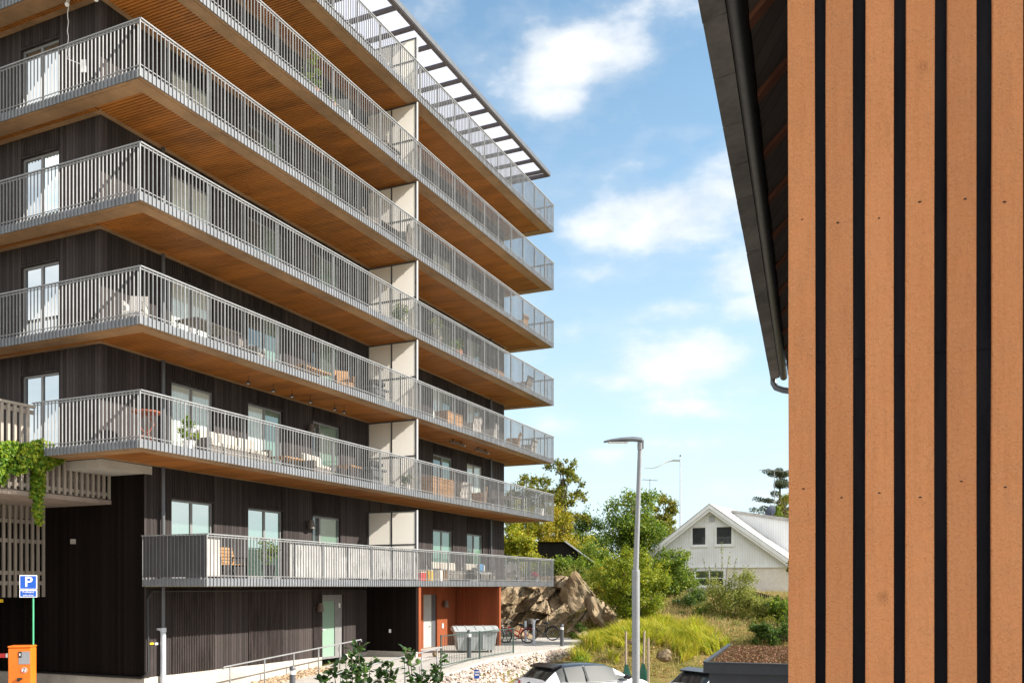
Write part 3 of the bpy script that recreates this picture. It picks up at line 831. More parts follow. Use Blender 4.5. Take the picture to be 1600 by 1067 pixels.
# terrace and ramp
tm = MB()
us_list = [3.0,4.5,6,7.5,9,9.95,10.7,12.5,27.3]
for a, b in zip(us_list, us_list[1:]):
    for va, vb in ((-3.0, 1.25), (1.25, VF-.04)) if a < 9.9 else ((-3.0, VF-.04),):
        if vb > 2 and a < 9.9: continue
        za, zb = ramp_z(a), ramp_z(b)
        tm.quad(bl(a,va,za), bl(b,va,zb), bl(b,vb,zb), bl(a,vb,za))
tm.quad(bl(20.46,VF-.04,PZ), bl(27.3,VF-.04,PZ), bl(27.3,4.5,PZ), bl(20.46,4.5,PZ))
tm.build('terrace_paving', M['paving'], None, False, 'structure')
ke = MB()
for a, b in zip(us_list, us_list[1:]):
    ke.bar(bl(a,-3.04,ramp_z(a)-.03), bl(b,-3.04,ramp_z(b)-.03), .08, .14)
ke.build('terrace_kerb', M['concrete'], None, False, 'structure')

# stones
ICO = [(-.5257,0,.8507),(.5257,0,.8507),(-.5257,0,-.8507),(.5257,0,-.8507),(0,.8507,.5257),(0,.8507,-.5257),(0,-.8507,.5257),(0,-.8507,-.5257),(.8507,.5257,0),(-.8507,.5257,0),(.8507,-.5257,0),(-.8507,-.5257,0)]
ICF = [(1,4,0),(4,9,0),(4,5,9),(8,5,4),(1,8,4),(1,10,8),(10,3,8),(8,3,5),(3,2,5),(3,7,2),(3,10,7),(10,6,7),(6,11,7),(6,0,11),(6,1,0),(10,1,6),(11,0,9),(2,11,9),(5,2,9),(11,2,7)]
def stone(mb, p, s, rg, flat=.7):
    m = Matrix.Rotation(rg.random()*6.28, 3, 'Z') @ Matrix.Rotation(rg.random()*3, 3, 'X')
    vs = []
    for q in ICO:
        v_ = m @ (Vector(q)*s*rg.uniform(.72,1.15)); v_.z *= flat; vs.append(v_+p)
    mb.add(vs, ICF)
rg = random.Random(5)
gv = MB()
for _ in range(5200):
    u_ = rg.uniform(3.0, 22); t_ = rg.random(); v_ = -3.10-.95*t_
    tz = ramp_z(u_)-.05; z_ = tz + (ST-tz)*sst(-3.02,-3.95,v_)
    stone(gv, bl(u_, v_, z_+rg.uniform(-.01,.05)), rg.uniform(.045,.095), rg)
gv.build('gravel', M['gravel'], None, False, 'stuff', fix=False)
gv = MB()
for _ in range(1700):
    u_ = rg.uniform(3.2, 9.9); v_ = rg.uniform(1.3, 2.22)
    stone(gv, bl(u_, v_, ramp_z(u_)-.03+rg.uniform(0,.03)), rg.uniform(.06,.11), rg, .55)
gv.build('cobble_bed', M['cobble'], None, True, 'stuff', fix=False)

# ------------------------------------------------------------------ handrails, fence, bollards, bin, bikes
def handrail(name, label, pts, hts):
    root = thing(name, label, 'handrail', bl(*pts[0]))
    o = root.location.copy()
    r = MB(); tops = [bl(u_, v_, z_+hts) - o for (u_, v_, z_) in pts]
    d = (tops[-1]-tops[0]).normalized()
    r.tube([tops[0]-d*.3-Vector((0,0,.05)), tops[0]-d*.25] + tops + [tops[-1]+d*.28, tops[-1]+d*.33-Vector((0,0,.08))], .024, 8)
    r.build('rail', M['steel'], root, True)
    for (u_, v_, z_), t_ in zip(pts, tops):
        p = MB(); b = bl(u_, v_, z_-.06) - o; p.tube([b, t_-Vector((0,0,.02))], .022, 8); p.build('post', M['steel'], root, True)
handrail('handrail', 'galvanised handrail rising along the cobbled strip below the dark wall', [(x, 1.22, ramp_z(x)) for x in (4.4, 5.9, 7.3, 8.6, 9.8, 10.8)], .87)
handrail('handrail', 'galvanised handrail on the outer edge of the ramp, ending at the green fence', [(x, -2.75, ramp_z(x)) for x in (4.3, 5.5, 6.6, 7.6, 8.6, 9.6)], .85)
def rail_fence():
    root = thing('rail_fence', 'dark green bar fence in front of the grey waste container', 'fence', bl(10.4, -2.45, PZ)); o = root.location.copy()
    P = [(10.4, -2.45), (13.4, -2.4), (16.5, -2.35)]
    for (u_, v_) in P:
        m = MB(); m.tube([bl(u_, v_, ramp_z(u_)-.06)-o, bl(u_, v_, -1.62)-o], .03, 8); m.build('post', M['green_metal'], root)
    for (a, b) in zip(P, P[1:]):
        m = MB(); za, zb = max(ramp_z(a[0]), -2.72)+.06, PZ+.06
        p0, p1 = bl(a[0], a[1], 0)-o, bl(b[0], b[1], 0)-o
        for z0, z1 in ((za, zb), (-1.66, -1.66)): m.bar(Vector((p0.x,p0.y,z0-o.z)), Vector((p1.x,p1.y,z1-o.z)), .03, .03)
        n = 24
        for i in range(1, n):
            q = p0.lerp(p1, i/n); m.tube([Vector((q.x,q.y,za-o.z)), Vector((q.x,q.y,-1.66-o.z))], .008, 5)
        m.build('bar_panel', M['green_metal'], root)
rail_fence()
def bollard(label, P, h=1.0):
    root = thing('bollard_light', label, 'bollard', P, 0, 'bollard lights on the paving')
    m = MB(); m.lathe([(.085,-.05),(.085,h*.74)], n=16); o = m.build('post', M['steel_dark'], root); smooth_by_angle(o)
    m = MB(); m.lathe([(.078,h*.741),(.078,h*.86)], n=16); o = m.build('lens', M['sign_white'], root); smooth_by_angle(o)
    m = MB(); m.lathe([(.088,h*.861),(.088,h*.92),(.06,h*.98),(.01,h)], n=16); o = m.build('cap', M['steel_dark'], root); smooth_by_angle(o)
def on_h(px, Y, z): return at(px, None, Y, z) if False else Vector(((px-800)/F*Y, Y, z))
bollard('dark bollard light standing near the rock end of the terrace', on_h(878, 39.5, PZ), 1.0)
bollard('dark bollard light behind the green fence beside the waste container', on_h(733, 33.0, PZ), 1.05)
bollard('dark bollard light low in front of the cobbled strip', on_h(457, 25.2, -3.22), .98)

# waste container
def waste_container():
    P = on_h(742, 36.0, PZ); root = thing('waste_container', 'wide grey waste container with a ribbed lid in front of the red porch', 'waste container', P, R(12)); root.scale = (.93, .95, .74)
    m = MB()
    for (a0,a1) in ((0,1),):
        bx = [(-.78,-.42,.12),(.78,-.42,.12),(.78,.42,.12),(-.78,.42,.12),(-.9,-.52,1.12),(.9,-.52,1.12),(.9,.52,1.12),(-.9,.52,1.12)]
        m.add(bx, [(3,2,1,0),(0,1,5,4),(1,2,6,5),(2,3,7,6),(3,0,4,7),(4,5,6,7)])
    m.box(-.93,.93,-.55,.55,1.10,1.16); m.box(.25,.40,-.535,-.40,.2,1.08); m.box(-.4,-.25,-.535,-.40,.2,1.08)
    m.build('bin_body', M['bin'], root)
    m = MB(); n = 10
    prof = [(-.62, 1.165), (-.55, 1.22), (-.1, 1.40), (.3, 1.42), (.6, 1.30), (.62, 1.165)]
    m.prism(prof, -.98, .98, 'x')
    for i in range(5):
        x = -.8+i*.4
        m.prism([(y, z+.02) for y, z in prof[1:5]] + [(.55, 1.2), (-.5, 1.2)], x-.03, x+.03, 'x')
    m.build('lid', M['bin'], root)
    for x in (-.65,.65):
        for y in (-.35,.35):
            w = MB(); w.tube([(x-.03,y,.085),(x+.03,y,.085)], .085, 12); w.build('wheel', M['tyre'], root)
waste_container()
# two-wheeled bins lean inside porch: stone beside the path
rg = random.Random(21)
m = MB(); stone(m, Vector((0,0,.08)), .16, rg, .8); o = m.build('door_stone', M['rock'], None); o.location = on_h(680, 33.5, PZ); tag(o, 'single brown stone lying on the paving by the porch door', 'stone')

def bicycle(P, rz, col, label, basket=False, ladies=True):
    root = thing('bicycle', label, 'bicycle', P, rz, 'bicycles parked by the rock')
    r = .34; xr, xf = -.53, .53
    for x in (xr, xf):
        w = MB(); w.ring((x,0,r), (0,1,0), r-.02, .024, 32, 6)
        o = w.build('wheel', M['tyre'], root, True)
        s = MB(); s.ring((x,0,r), (0,1,0), r-.045, .009, 28, 4)
        for i in range(18):
            a = 2*math.pi*i/18; s.tube([(x,(-1)**i*.02,r), (x+math.cos(a)*(r-.04),0,r+math.sin(a)*(r-.04))], .0025, 3)
        s.tube([(x,-.05,r),(x,.05,r)], .02, 8); s.build('rim', M['steel'], o)
    bb = (-.08,0,.29); st = (-.22,0,.74); hd = (.36,0,.80); hl = (.40,0,.66)
    f = MB()
    f.tube([bb, st], .026); f.tube([bb, hl], .030)
    f.tube([(-.15,0,.50) if ladies else (-.21,0,.70), (.37,0,.76)], .026)
    for y in (-.045,.045):
        f.tube([(xr,y,r), (bb[0],y*.6,bb[2])], .010); f.tube([(xr,y,r), (-.2,y*.4,.68)], .009); f.tube([(.42,y,.62), (xf,y,r)], .012)
    f.tube([hd, (.42,0,.60)], .022); f.build('frame', col, root, True)
    h = MB(); h.tube([(.36,0,.8),(.33,0,.98)], .014); h.tube([(.20,-.29,1.02),(.33,-.20,1.03),(.36,0,.98),(.33,.20,1.03),(.20,.29,1.02)], .013); h.build('handlebar', M['steel'], root, True)
    sd = MB(); sd.lathe([(.02,0),(.11,.02),(.12,.05),(.07,.08),(.01,.085)], (-.25,0,.82), 12); sd.tube([(-.22,0,.74),(-.245,0,.83)], .013); sd.tube([(-.25,0,.86),(-.02,0,.87)], [.07,.022], 8); sd.build('saddle', M['black'], root, True)
    mg = MB()
    for x, a0, a1 in ((xr, 10, 150), (xf, 60, 170)):
        mg.tube([(x+math.cos(R(a))*(r+.025),0,r+math.sin(R(a))*(r+.025)) for a in range(a0, a1+1, 14)], .018, 5)
    mg.build('mudguard', col, root, True)
    c = MB(); c.ring((bb[0],.06,bb[2]), (0,1,0), .085, .008, 18, 4); c.tube([(bb[0],.06,bb[2]),(bb[0]+.12,.07,bb[2]-.12)], .01); c.tube([(bb[0],-.06,bb[2]),(bb[0]-.12,-.07,bb[2]+.12)], .01); c.box(bb[0]+.07,bb[0]+.17,.06,.15,bb[2]-.14,bb[2]-.11); c.build('crank', M['steel'], root)
    rk = MB(); rk.box(-.80,-.36,-.06,.06,.73,.75); rk.tube([(-.7,.05,.73),(xr,.05,r)], .007); rk.tube([(-.7,-.05,.73),(xr,-.05,r)], .007); rk.build('luggage_rack', M['black'], root)
    ks = MB(); ks.tube([(-.2,-.05,.28),(-.25,-.18,.0)], .01); ks.build('kickstand', M['steel'], root)
    if basket:
        b = MB(); b.lathe([(.13,0),(.17,.24)], (.58,0,.82), 12); b.build('basket', M['wicker'], root)
M['bike_red'] = plain('bright_red_paint', (.62,.02,.03), .35, .08)
P1 = on_h(807, 41.6, PZ); bicycle(P1, R(172), M['bike_red'], 'red step-through bicycle in front of the rock')
bicycle(on_h(847, 43.6, PZ), R(168), M['black'], 'black bicycle with a dark wicker basket beside the steel posts', True, False)
bicycle(on_h(789, 42.4, PZ), R(110), M['white'], 'pale bicycle half hidden behind the corner of the red porch')
for px, lb in ((821, 'short grey steel post behind the red bicycle'), (834, 'taller grey steel post beside the black bicycle')):
    m = MB(); hgt = 1.0 if px == 821 else 1.12
    m.lathe([(.06,-.05),(.06,hgt-.03),(.04,hgt)], n=14); o = m.build('steel_post', M['pipe_light'], None); smooth_by_angle(o); o.location = on_h(px, 42.6 if px == 821 else 41.0, PZ); tag(o, lb, 'post', 'steel posts between the bicycles')
# little blue plate standing in the gravel
def gravel_sign():
    P = on_h(745, 29.6, -3.35); root = thing('small_sign', 'small blue and white plate on a stick in the gravel bank', 'sign', P, R(-6))
    m = MB(); m.box(-.09,.09,-.01,.0,.28,.58); m.build('plate', M['sign_blue'], root)
    m = MB(); m.box(-.06,.07,-.0135,-.0105,.38,.44); m.prism([(-.06,.48),(.07,.48),(.07,.545),(.0,.52),(-.06,.53)], -.0135, -.0105, 'y'); m.build('white_symbol', M['sign_white'], root)
    m = MB(); m.tube([(0,.01,-.1),(0,.01,.5)], .01, 6); m.build('stick', M['steel'], root)
gravel_sign()

# ------------------------------------------------------------------ parking sign and barrier
def text_mesh(txt, size, name, mat, parent, loc, rot, ext=.002):
    c = bpy.data.curves.new(name, 'FONT'); c.body = txt; c.size = size; c.extrude = ext; c.align_x = 'CENTER'; c.align_y = 'CENTER'; c.offset = size*(.012 if size > .2 else .0)
    o = bpy.data.objects.new(name, c); COL.objects.link(o); o.parent = parent; o.location = loc; o.rotation_euler = rot
    c.materials.append(mat)
    bpy.context.view_layer.update()
    me = bpy.data.meshes.new_from_object(o.evaluated_get(bpy.context.evaluated_depsgraph_get()))
    q = bpy.data.objects.new(name, me); COL.objects.link(q); q.parent = parent; q.location = loc; q.rotation_euler = rot
    if not me.materials: me.materials.append(mat)
    bpy.data.objects.remove(o); return q
def parking_sign():
    P = on_h(45, 23.2, ST); root = thing('parking_sign', 'blue parking sign with a P above a small blue text plate', 'sign', P, R(24))
    s = 23.2/F
    m = MB(); m.tube([(0.10,.03,0),(.10,.03,(HZ-925)*s-ST)], .022, 8); m.build('pole', plain('green_post', (.08,.42,.22), .5, .1), root)
    def plate(x0,x1,y0,y1,nm):
        a,b,c,d = (x0-45)*s,(x1-45)*s,(HZ-y1)*s-ST,(HZ-y0)*s-ST
        w = MB(); w.rbox(a,b,-.008,.008,c,d,.012); o = w.build(nm+'_border', M['sign_white'], root)
        q = MB(); q.rbox(a+.022,b-.022,-.0115,-.0085,c+.022,d-.022,.001); q.build('blue_field', M['sign_blue'], o)
        return o, (a+b)/2, (c+d)/2
    o, cx, cz = plate(32,56.5,898,920.5,'plate'); text_mesh('P', .37, 'letter', M['sign_white'], o, (cx+.005,-.0145,cz), (R(90),0,0))
    o, cx, cz = plate(32,56.5,921.2,933,'text_plate')
    text_mesh('P-tillstånd', .066, 'lettering', M['sign_white'], o, (cx,-.0145,cz+.042), (R(90),0,0)); text_mesh('erfordras', .066, 'lettering', M['sign_white'], o, (cx,-.0145,cz-.042), (R(90),0,0))
parking_sign()
def barrier():
    Y = 21.2; s = Y/F; P = on_h(35, Y, ST+.75); root = thing('parking_barrier', 'orange parking barrier with a red and white boom at the garage drive', 'barrier', P, R(12))
    top = (HZ-1010)*s - P.z
    m = MB(); m.rbox(-.25,.25,-.2,.2,0,top-.01,.02); m.build('cabinet', M['orange_paint'], root)
    m = MB(); m.rbox(-.26,.26,-.215,.215,top-.009,top+.035,.015); m.build('cabinet_lid', M['orange_paint'], root)
    m = MB(); m.box(-.02,.22,-.206,-.201,top-.40,top-.10); pn = m.build('control_panel', plain('grey_panel', (.25,.26,.28), .4, .05), root)
    m = MB(); m.box(-.02,.045,-.212,-.207,top-.24,top-.10); m.build('card_reader', M['black'], pn)
    m = MB(); m.box(.0,.02,-.2155,-.2125,top-.2,top-.14); m.build('symbol', M['sign_white'], pn)
    m = MB(); m.tube([(.10,-.201,top-.54),(.10,-.206,top-.54)], .068, 20); st = m.build('sticker', M['sign_white'], root)
    m = MB(); m.ring((.10,-.2075,top-.54), (0,1,0), .056, .007, 24, 4); m.build('red_ring', M['red'], st)
    m = MB(); m.bar((.10,-.208,top-.58),(.10,-.208,top-.5), .018, .004); m.bar((.075,-.208,top-.585),(.1,-.208,top-.545), .014, .004); m.tube([(.10,-.206,top-.492),(.10,-.21,top-.492)], .012, 8); m.build('walker_symbol', M['black'], st)
    m = MB(); m.tube([(-.02,-.2,top-.78),(-.02,-.24,top-.78)], .03, 10); m.box(-.04,.06,-.245,-.205,top-.76,top-.72); m.tube([(0,-.23,top-.82),(.03,-.235,top-.88)], .008, 5); m.build('lock', M['black'], root)
    z0 = top-.20
    for i in range(9):
        a = -.26 - (.0 if i == 0 else .1 + (i-1)*.5); b = a - (.1 if i == 0 else .5)
        m = MB(); m.rbox(b+.001, a-.001, -.03, .03, z0-.05, z0+.05, .01); m.build('boom_section', M['sign_white'] if i % 2 == 0 else M['red'], root)
    m = MB(); m.tube([(-.25,0,z0),(-.30,0,z0)], .07, 12); m.build('boom_hub', M['steel_dark'], root)
barrier()

# ------------------------------------------------------------------ cars
def car(P, heading, label):
    """local +x is forward; origin under the rear bumper"""
    root = thing('parked_car', label, 'car', P, heading, 'white cars parked in the street')
    ST_ = [ # x, top z, belt z, half width, roof half width, roof edge drop
        (0.00,.62,.60,.60,.50,.02),(.04,.80,.78,.74,.62,.03),(.10,.965,.93,.80,.62,.03),(.20,1.06,.96,.835,.60,.05),(.36,1.19,.975,.85,.59,.06),(.56,1.33,.975,.86,.585,.06),(.72,1.405,.97,.865,.58,.06),
        (.80,1.425,.965,.868,.58,.06),(1.0,1.435,.955,.87,.585,.06),(1.3,1.445,.945,.87,.59,.06),(1.5,1.447,.94,.87,.59,.06),(1.56,1.447,.94,.87,.59,.06),(1.9,1.44,.93,.87,.59,.06),(2.2,1.42,.92,.87,.585,.06),
        (2.45,1.385,.92,.87,.58,.06),(2.62,1.33,.92,.87,.585,.06),(2.85,1.22,.92,.868,.61,.06),(3.05,1.11,.925,.865,.65,.06),(3.2,1.02,.93,.86,.70,.05),(3.32,.975,.925,.855,.72,.035),(3.6,.93,.885,.84,.70,.03),(3.85,.85,.80,.79,.64,.03),(4.0,.74,.70,.70,.55,.03),(4.06,.60,.58,.58,.45,.02)]
    J = 10
    def ring_pts(s):
        x, zt, zb, hw, rw, dr = s
        bz = .22 if .1 < x < 3.95 else .32
        pts = [(0,bz),(hw*.86,bz),(hw*.985,.42 if zb>.6 else bz+.1),(hw,.66 if zb > .75 else (bz+zb)/2+.05),(hw*.985,zb-.03),(hw*.965,zb),
               ((hw*.96+rw)/2+.02,(zb+zt-dr)/2+.01),(rw+.02,zt-dr),(rw*.8,zt-.012),(0,zt+.006)]
        return pts
    n = len(ST_); grid = []
    for sgn in (-1, 1):
        for s in ST_:
            grid.append([(s[0], sgn*y, z) for y, z in ring_pts(s)])
    body = MB(); roof = MB(); wins = {}; rear = MB(); front = MB()
    def cell(mb, a, b, j, flip):
        q = [a[j], b[j], b[j+1], a[j+1]]
        if flip: q.reverse()
        mb.add(q, [(0,1,2,3)])
    for side in (0, 1):
        for i in range(n-1):
            a, b = grid[side*n+i], grid[side*n+i+1]; xm = (a[0][0]+b[0][0])/2
            for j in range(J-1):
                if j in (5, 6):
                    key = 'q' if .56 < xm < .8 else 'r' if .8 < xm < 1.5 else 'f' if 1.56 < xm < 3.05 else None
                    if xm > 2.62 and j == 6: key = None
                    if key: cell(wins.setdefault((side, key), MB()), a, b, j, side == 0); continue
                if j in (7, 8):
                    if .2 < xm < .6: cell(rear, a, b, j, side == 0); continue
                    if 2.5 < xm < 3.2: cell(front, a, b, j, side == 0); continue
                    if .56 < xm < 2.6: cell(roof, a, b, j, side == 0); continue
                cell(body, a, b, j, side == 0)
    for side in (0, 1):
        g0 = grid[side*n]; body.add([g0[j] for j in range(J)], [tuple(range(J))])
        g1 = grid[side*n+n-1]; body.add([g1[j] for j in range(J)], [tuple(range(J))])
    def weld(mb, nm, mt, par=root):
        o = mb.build(nm, mt, par, fix=False)
        import bmesh
        bm = bmesh.new(); bm.from_mesh(o.data); bmesh.ops.remove_doubles(bm, verts=bm.verts, dist=.0005); bmesh.ops.recalc_face_normals(bm, faces=bm.faces); bm.to_mesh(o.data); bm.free()
        smooth_by_angle(o, 40); return o
    bo = weld(body, 'body', M['carpaint']); weld(roof, 'roof', M['carblack'])
    for k_, w in wins.items(): weld(w, 'side_window', M['carglass'])
    weld(rear, 'rear_window', M['carglass']); weld(front, 'windscreen', M['carglass'])
    # window trim line, spoiler, lights, mirrors, wheels, badge
    m = MB(); m.prism([(.50,1.325),(.46,1.375),(.80,1.445),(.86,1.435)], -.56, .56, 'y'); m.build('spoiler', M['carblack'], root)
    for sg in (-1, 1):
        m = MB(); m.add([(.16,sg*.46,.955),(.18,sg*.72,.975),(.50,sg*.83,.985),(.24,sg*.77,.86),(.14,sg*.46,.86),
                         (.055,sg*.46,.96),(.085,sg*.80,.985),(.46,sg*.892,.99),(.19,sg*.872,.86),(.03,sg*.47,.865)], [(0,1,2,3,4),(9,8,7,6,5),(0,5,6,1),(1,6,7,2),(2,7,8,3),(3,8,9,4),(4,9,5,0)])
        m.build('tail_light', M['taillight'], root)
        m = MB(); m.rbox(2.78,2.98,sg*.97-.09,sg*.97+.09,.95,1.10,.05); o = m.build('mirror', M['carblack'], root)
        m = MB(); m.bar((.80,sg*.862,.975),(.83,sg*.615,1.36), .035, .02); m.build('pillar_trim', M['carblack'], root)
        m = MB(); m.bar((1.53,sg*.868,.95),(1.53,sg*.622,1.38), .07, .02); m.build('pillar_trim', M['carblack'], root)
        m = MB(); m.tube([(.60,sg*.85,.985),(1.2,sg*.873,.955),(2.0,sg*.873,.93),(3.0,sg*.87,.93)], .012, 5); m.build('window_trim', M['steel'], root)
        for x in (.72, 3.28):
            w = MB(); w.ring((x,sg*.80,.315), (0,1,0), .235, .085, 24, 8); wo = w.build('wheel', M['tyre'], root, True)
            q = MB(); q.tube([(x,sg*.84,.315),(x,sg*.868,.315)], .20, 20); q.build('rim', M['steel'], wo)
        for hx in (.95, 1.95):
            m = MB(); m.bar((hx,sg*.878,.80),(hx+.17,sg*.878,.80), .03, .03); m.build('door_handle', M['carpaint'], root)
    m = MB(); m.tube([(.03,0,.90),(.10,0,.91)], .055, 16); m.build('badge', M['carblack'], root)
    m = MB(); m.box(-.005,.03,-.26,.26,.52,.63); m.build('number_plate', M['sign_white'], root)
    m = MB(); m.tube([(.9,0,1.43),(.72,0,1.60)], [.008,.003], 5); m.build('aerial', M['black'], root)
    return root
hd = R(90-57)
car(on_h(823, 25.0, ST), hd, 'white hatchback with black roof parked left of the lamp post')
car(on_h(1064, 23.6, ST-.0), hd, 'white hatchback with black roof, only its rear showing left of the low dark shed')

# ------------------------------------------------------------------ street lamp, stakes
M['mast'] = plain('galvanised_mast', (.24,.25,.26), .45, .12, 2, spec=.4)
def street_lamp():
    P = on_h(993.5, 15.5, ST); root = thing('street_lamp', 'grey street lamp with a flat slanting head', 'street lamp', P, 0)
    s = 15.5/F; ht = (HZ-690)*s - ST; hs = (HZ-892)*s-ST
    m = MB(); m.lathe([(.068,-.05),(.068,hs),(.062,hs+.03)], n=18); o = m.build('lower_mast', M['mast'], root); smooth_by_angle(o)
    m = MB(); m.tube([(0,0,hs+.028),(.075,0,ht)], [.048,.036], 16); o = m.build('upper_mast', M['mast'], root); smooth_by_angle(o)
    m = MB(); n = 12; secs = [(.12,.035,.035,ht+.0),(.10,.075,.055,ht+.02),(-.05,.10,.055,ht+.035),(-.25,.11,.045,ht+.03),(-.45,.09,.032,ht+.012),(-.56,.055,.02,ht-.005)]
    vs = []; fs = []
    for x, hw, hh, zc in secs:
        for k in range(n):
            a = 2*math.pi*k/n; zz = math.sin(a)*hh
            vs.append((x, math.cos(a)*hw, zc + (zz if zz > 0 else zz*.55)))
    for i in range(len(secs)-1):
        for k in range(n): fs.append((i*n+k, i*n+(k+1)%n, (i+1)*n+(k+1)%n, (i+1)*n+k))
    fs += [tuple(range(n)), tuple((len(secs)-1)*n+k for k in range(n-1,-1,-1))]
    m.add(vs, fs); o = m.build('lamp_head', plain('lamp_grey', (.16,.175,.19), .4, .1, metal=.2), root); smooth_by_angle(o)
    m = MB(); m.box(-.48,-.14,-.06,.06,ht-.022,ht-.006); m.build('lens', M['sign_white'], root)
    m = MB(); m.lathe([(.046,ht-.14),(.046,ht-.02)], (.072,0,0), 14); m.box(.115,.135,-.03,.03,ht-.12,ht+.03); m.build('bracket', M['steel'], root)
street_lamp()
def stakes(px, Y, lb, bag=True, top=985, lean=0.0):
    X = (px-800)/F*Y; z = ground_h(X, Y); root = thing('tree_stake', lb, 'stake', (X, Y, z-.05), 0, 'wooden stakes with green bags behind the lamp post')
    h = (HZ-top)/F*Y - z + .05
    m = MB(); m.tube([(0,0,-.1),(lean*.5,0,h*.5),(lean,0,h)], [.045,.04,.035], 8); m.build('stake_pole', M['stake'], root)
    if bag:
        m = MB(); m.add([(-.10,-.03,.12),(.16,-.05,.05),(.20,-.04,.45),(.06,-.06,.92),(-.03,-.04,.95),(-.14,-.03,.5),(-.08,.12,.12),(.14,.12,.05),(.16,.12,.45),(.04,.08,.9),(-.02,.08,.93),(-.12,.10,.5)],
            [(0,1,2,3,4,5),(11,10,9,8,7,6),(0,6,7,1),(1,7,8,2),(2,8,9,3),(3,9,10,4),(4,10,11,5),(5,11,6,0)]); o_ = m.build('watering_bag', M['bag'], root); o_.location = (0,0,.32)
stakes(978, 28.2, 'wooden stake with a green bag left of the lamp post', True, 986)
stakes(1004, 28.6, 'leaning wooden stake with a green bag right behind the lamp post', True, 985, .06)
stakes(1013, 27.6, 'bare wooden stake right of the lamp post', False, 996)

# ------------------------------------------------------------------ low shed with sedum roof
def low_shed():
    P = Vector((3.76, 17.2, ST)); root = thing('flat_roofed_shed', 'low anthracite shed with a sedum carpet on its flat roof', 'shed', P, -R(18.6))
    zt = -1.50-ST
    m = MB(); m.box(.06, 6, .06, 5.6, 0, zt-.16); m.build('wall', M['shed_metal'], root)
    m = MB(); m.box(0, 6.1, -.04, .0, zt-.17, zt+.02); m.box(0, 6.1, -.06, .02, zt+.021, zt+.045); m.box(-.04, 0, -.04, 5.7, zt-.17, zt+.02); m.box(-.06, .02, .021, 5.7, zt+.021, zt+.045); m.build('roof_edge', M['shed_metal'], root)
    m = MB(); m.box(.001, 6.0, .001, 5.6, zt-.155, zt-.03); rf = m.build('roof', M['ground'], root)
    rg = random.Random(9); m = MB()
    for _ in range(16000):
        x, y = rg.uniform(.05,4.5), rg.uniform(.05,5.55)
        leaf(m, Vector((x,y,zt-.03+rg.random()*.06)), rdir(rg,.8), rg.uniform(.03,.07), 1.4, rg)
    o = m.build('sedum_carpet', M['sedum'], rf, fix=False); o['kind'] = 'stuff'
low_shed()

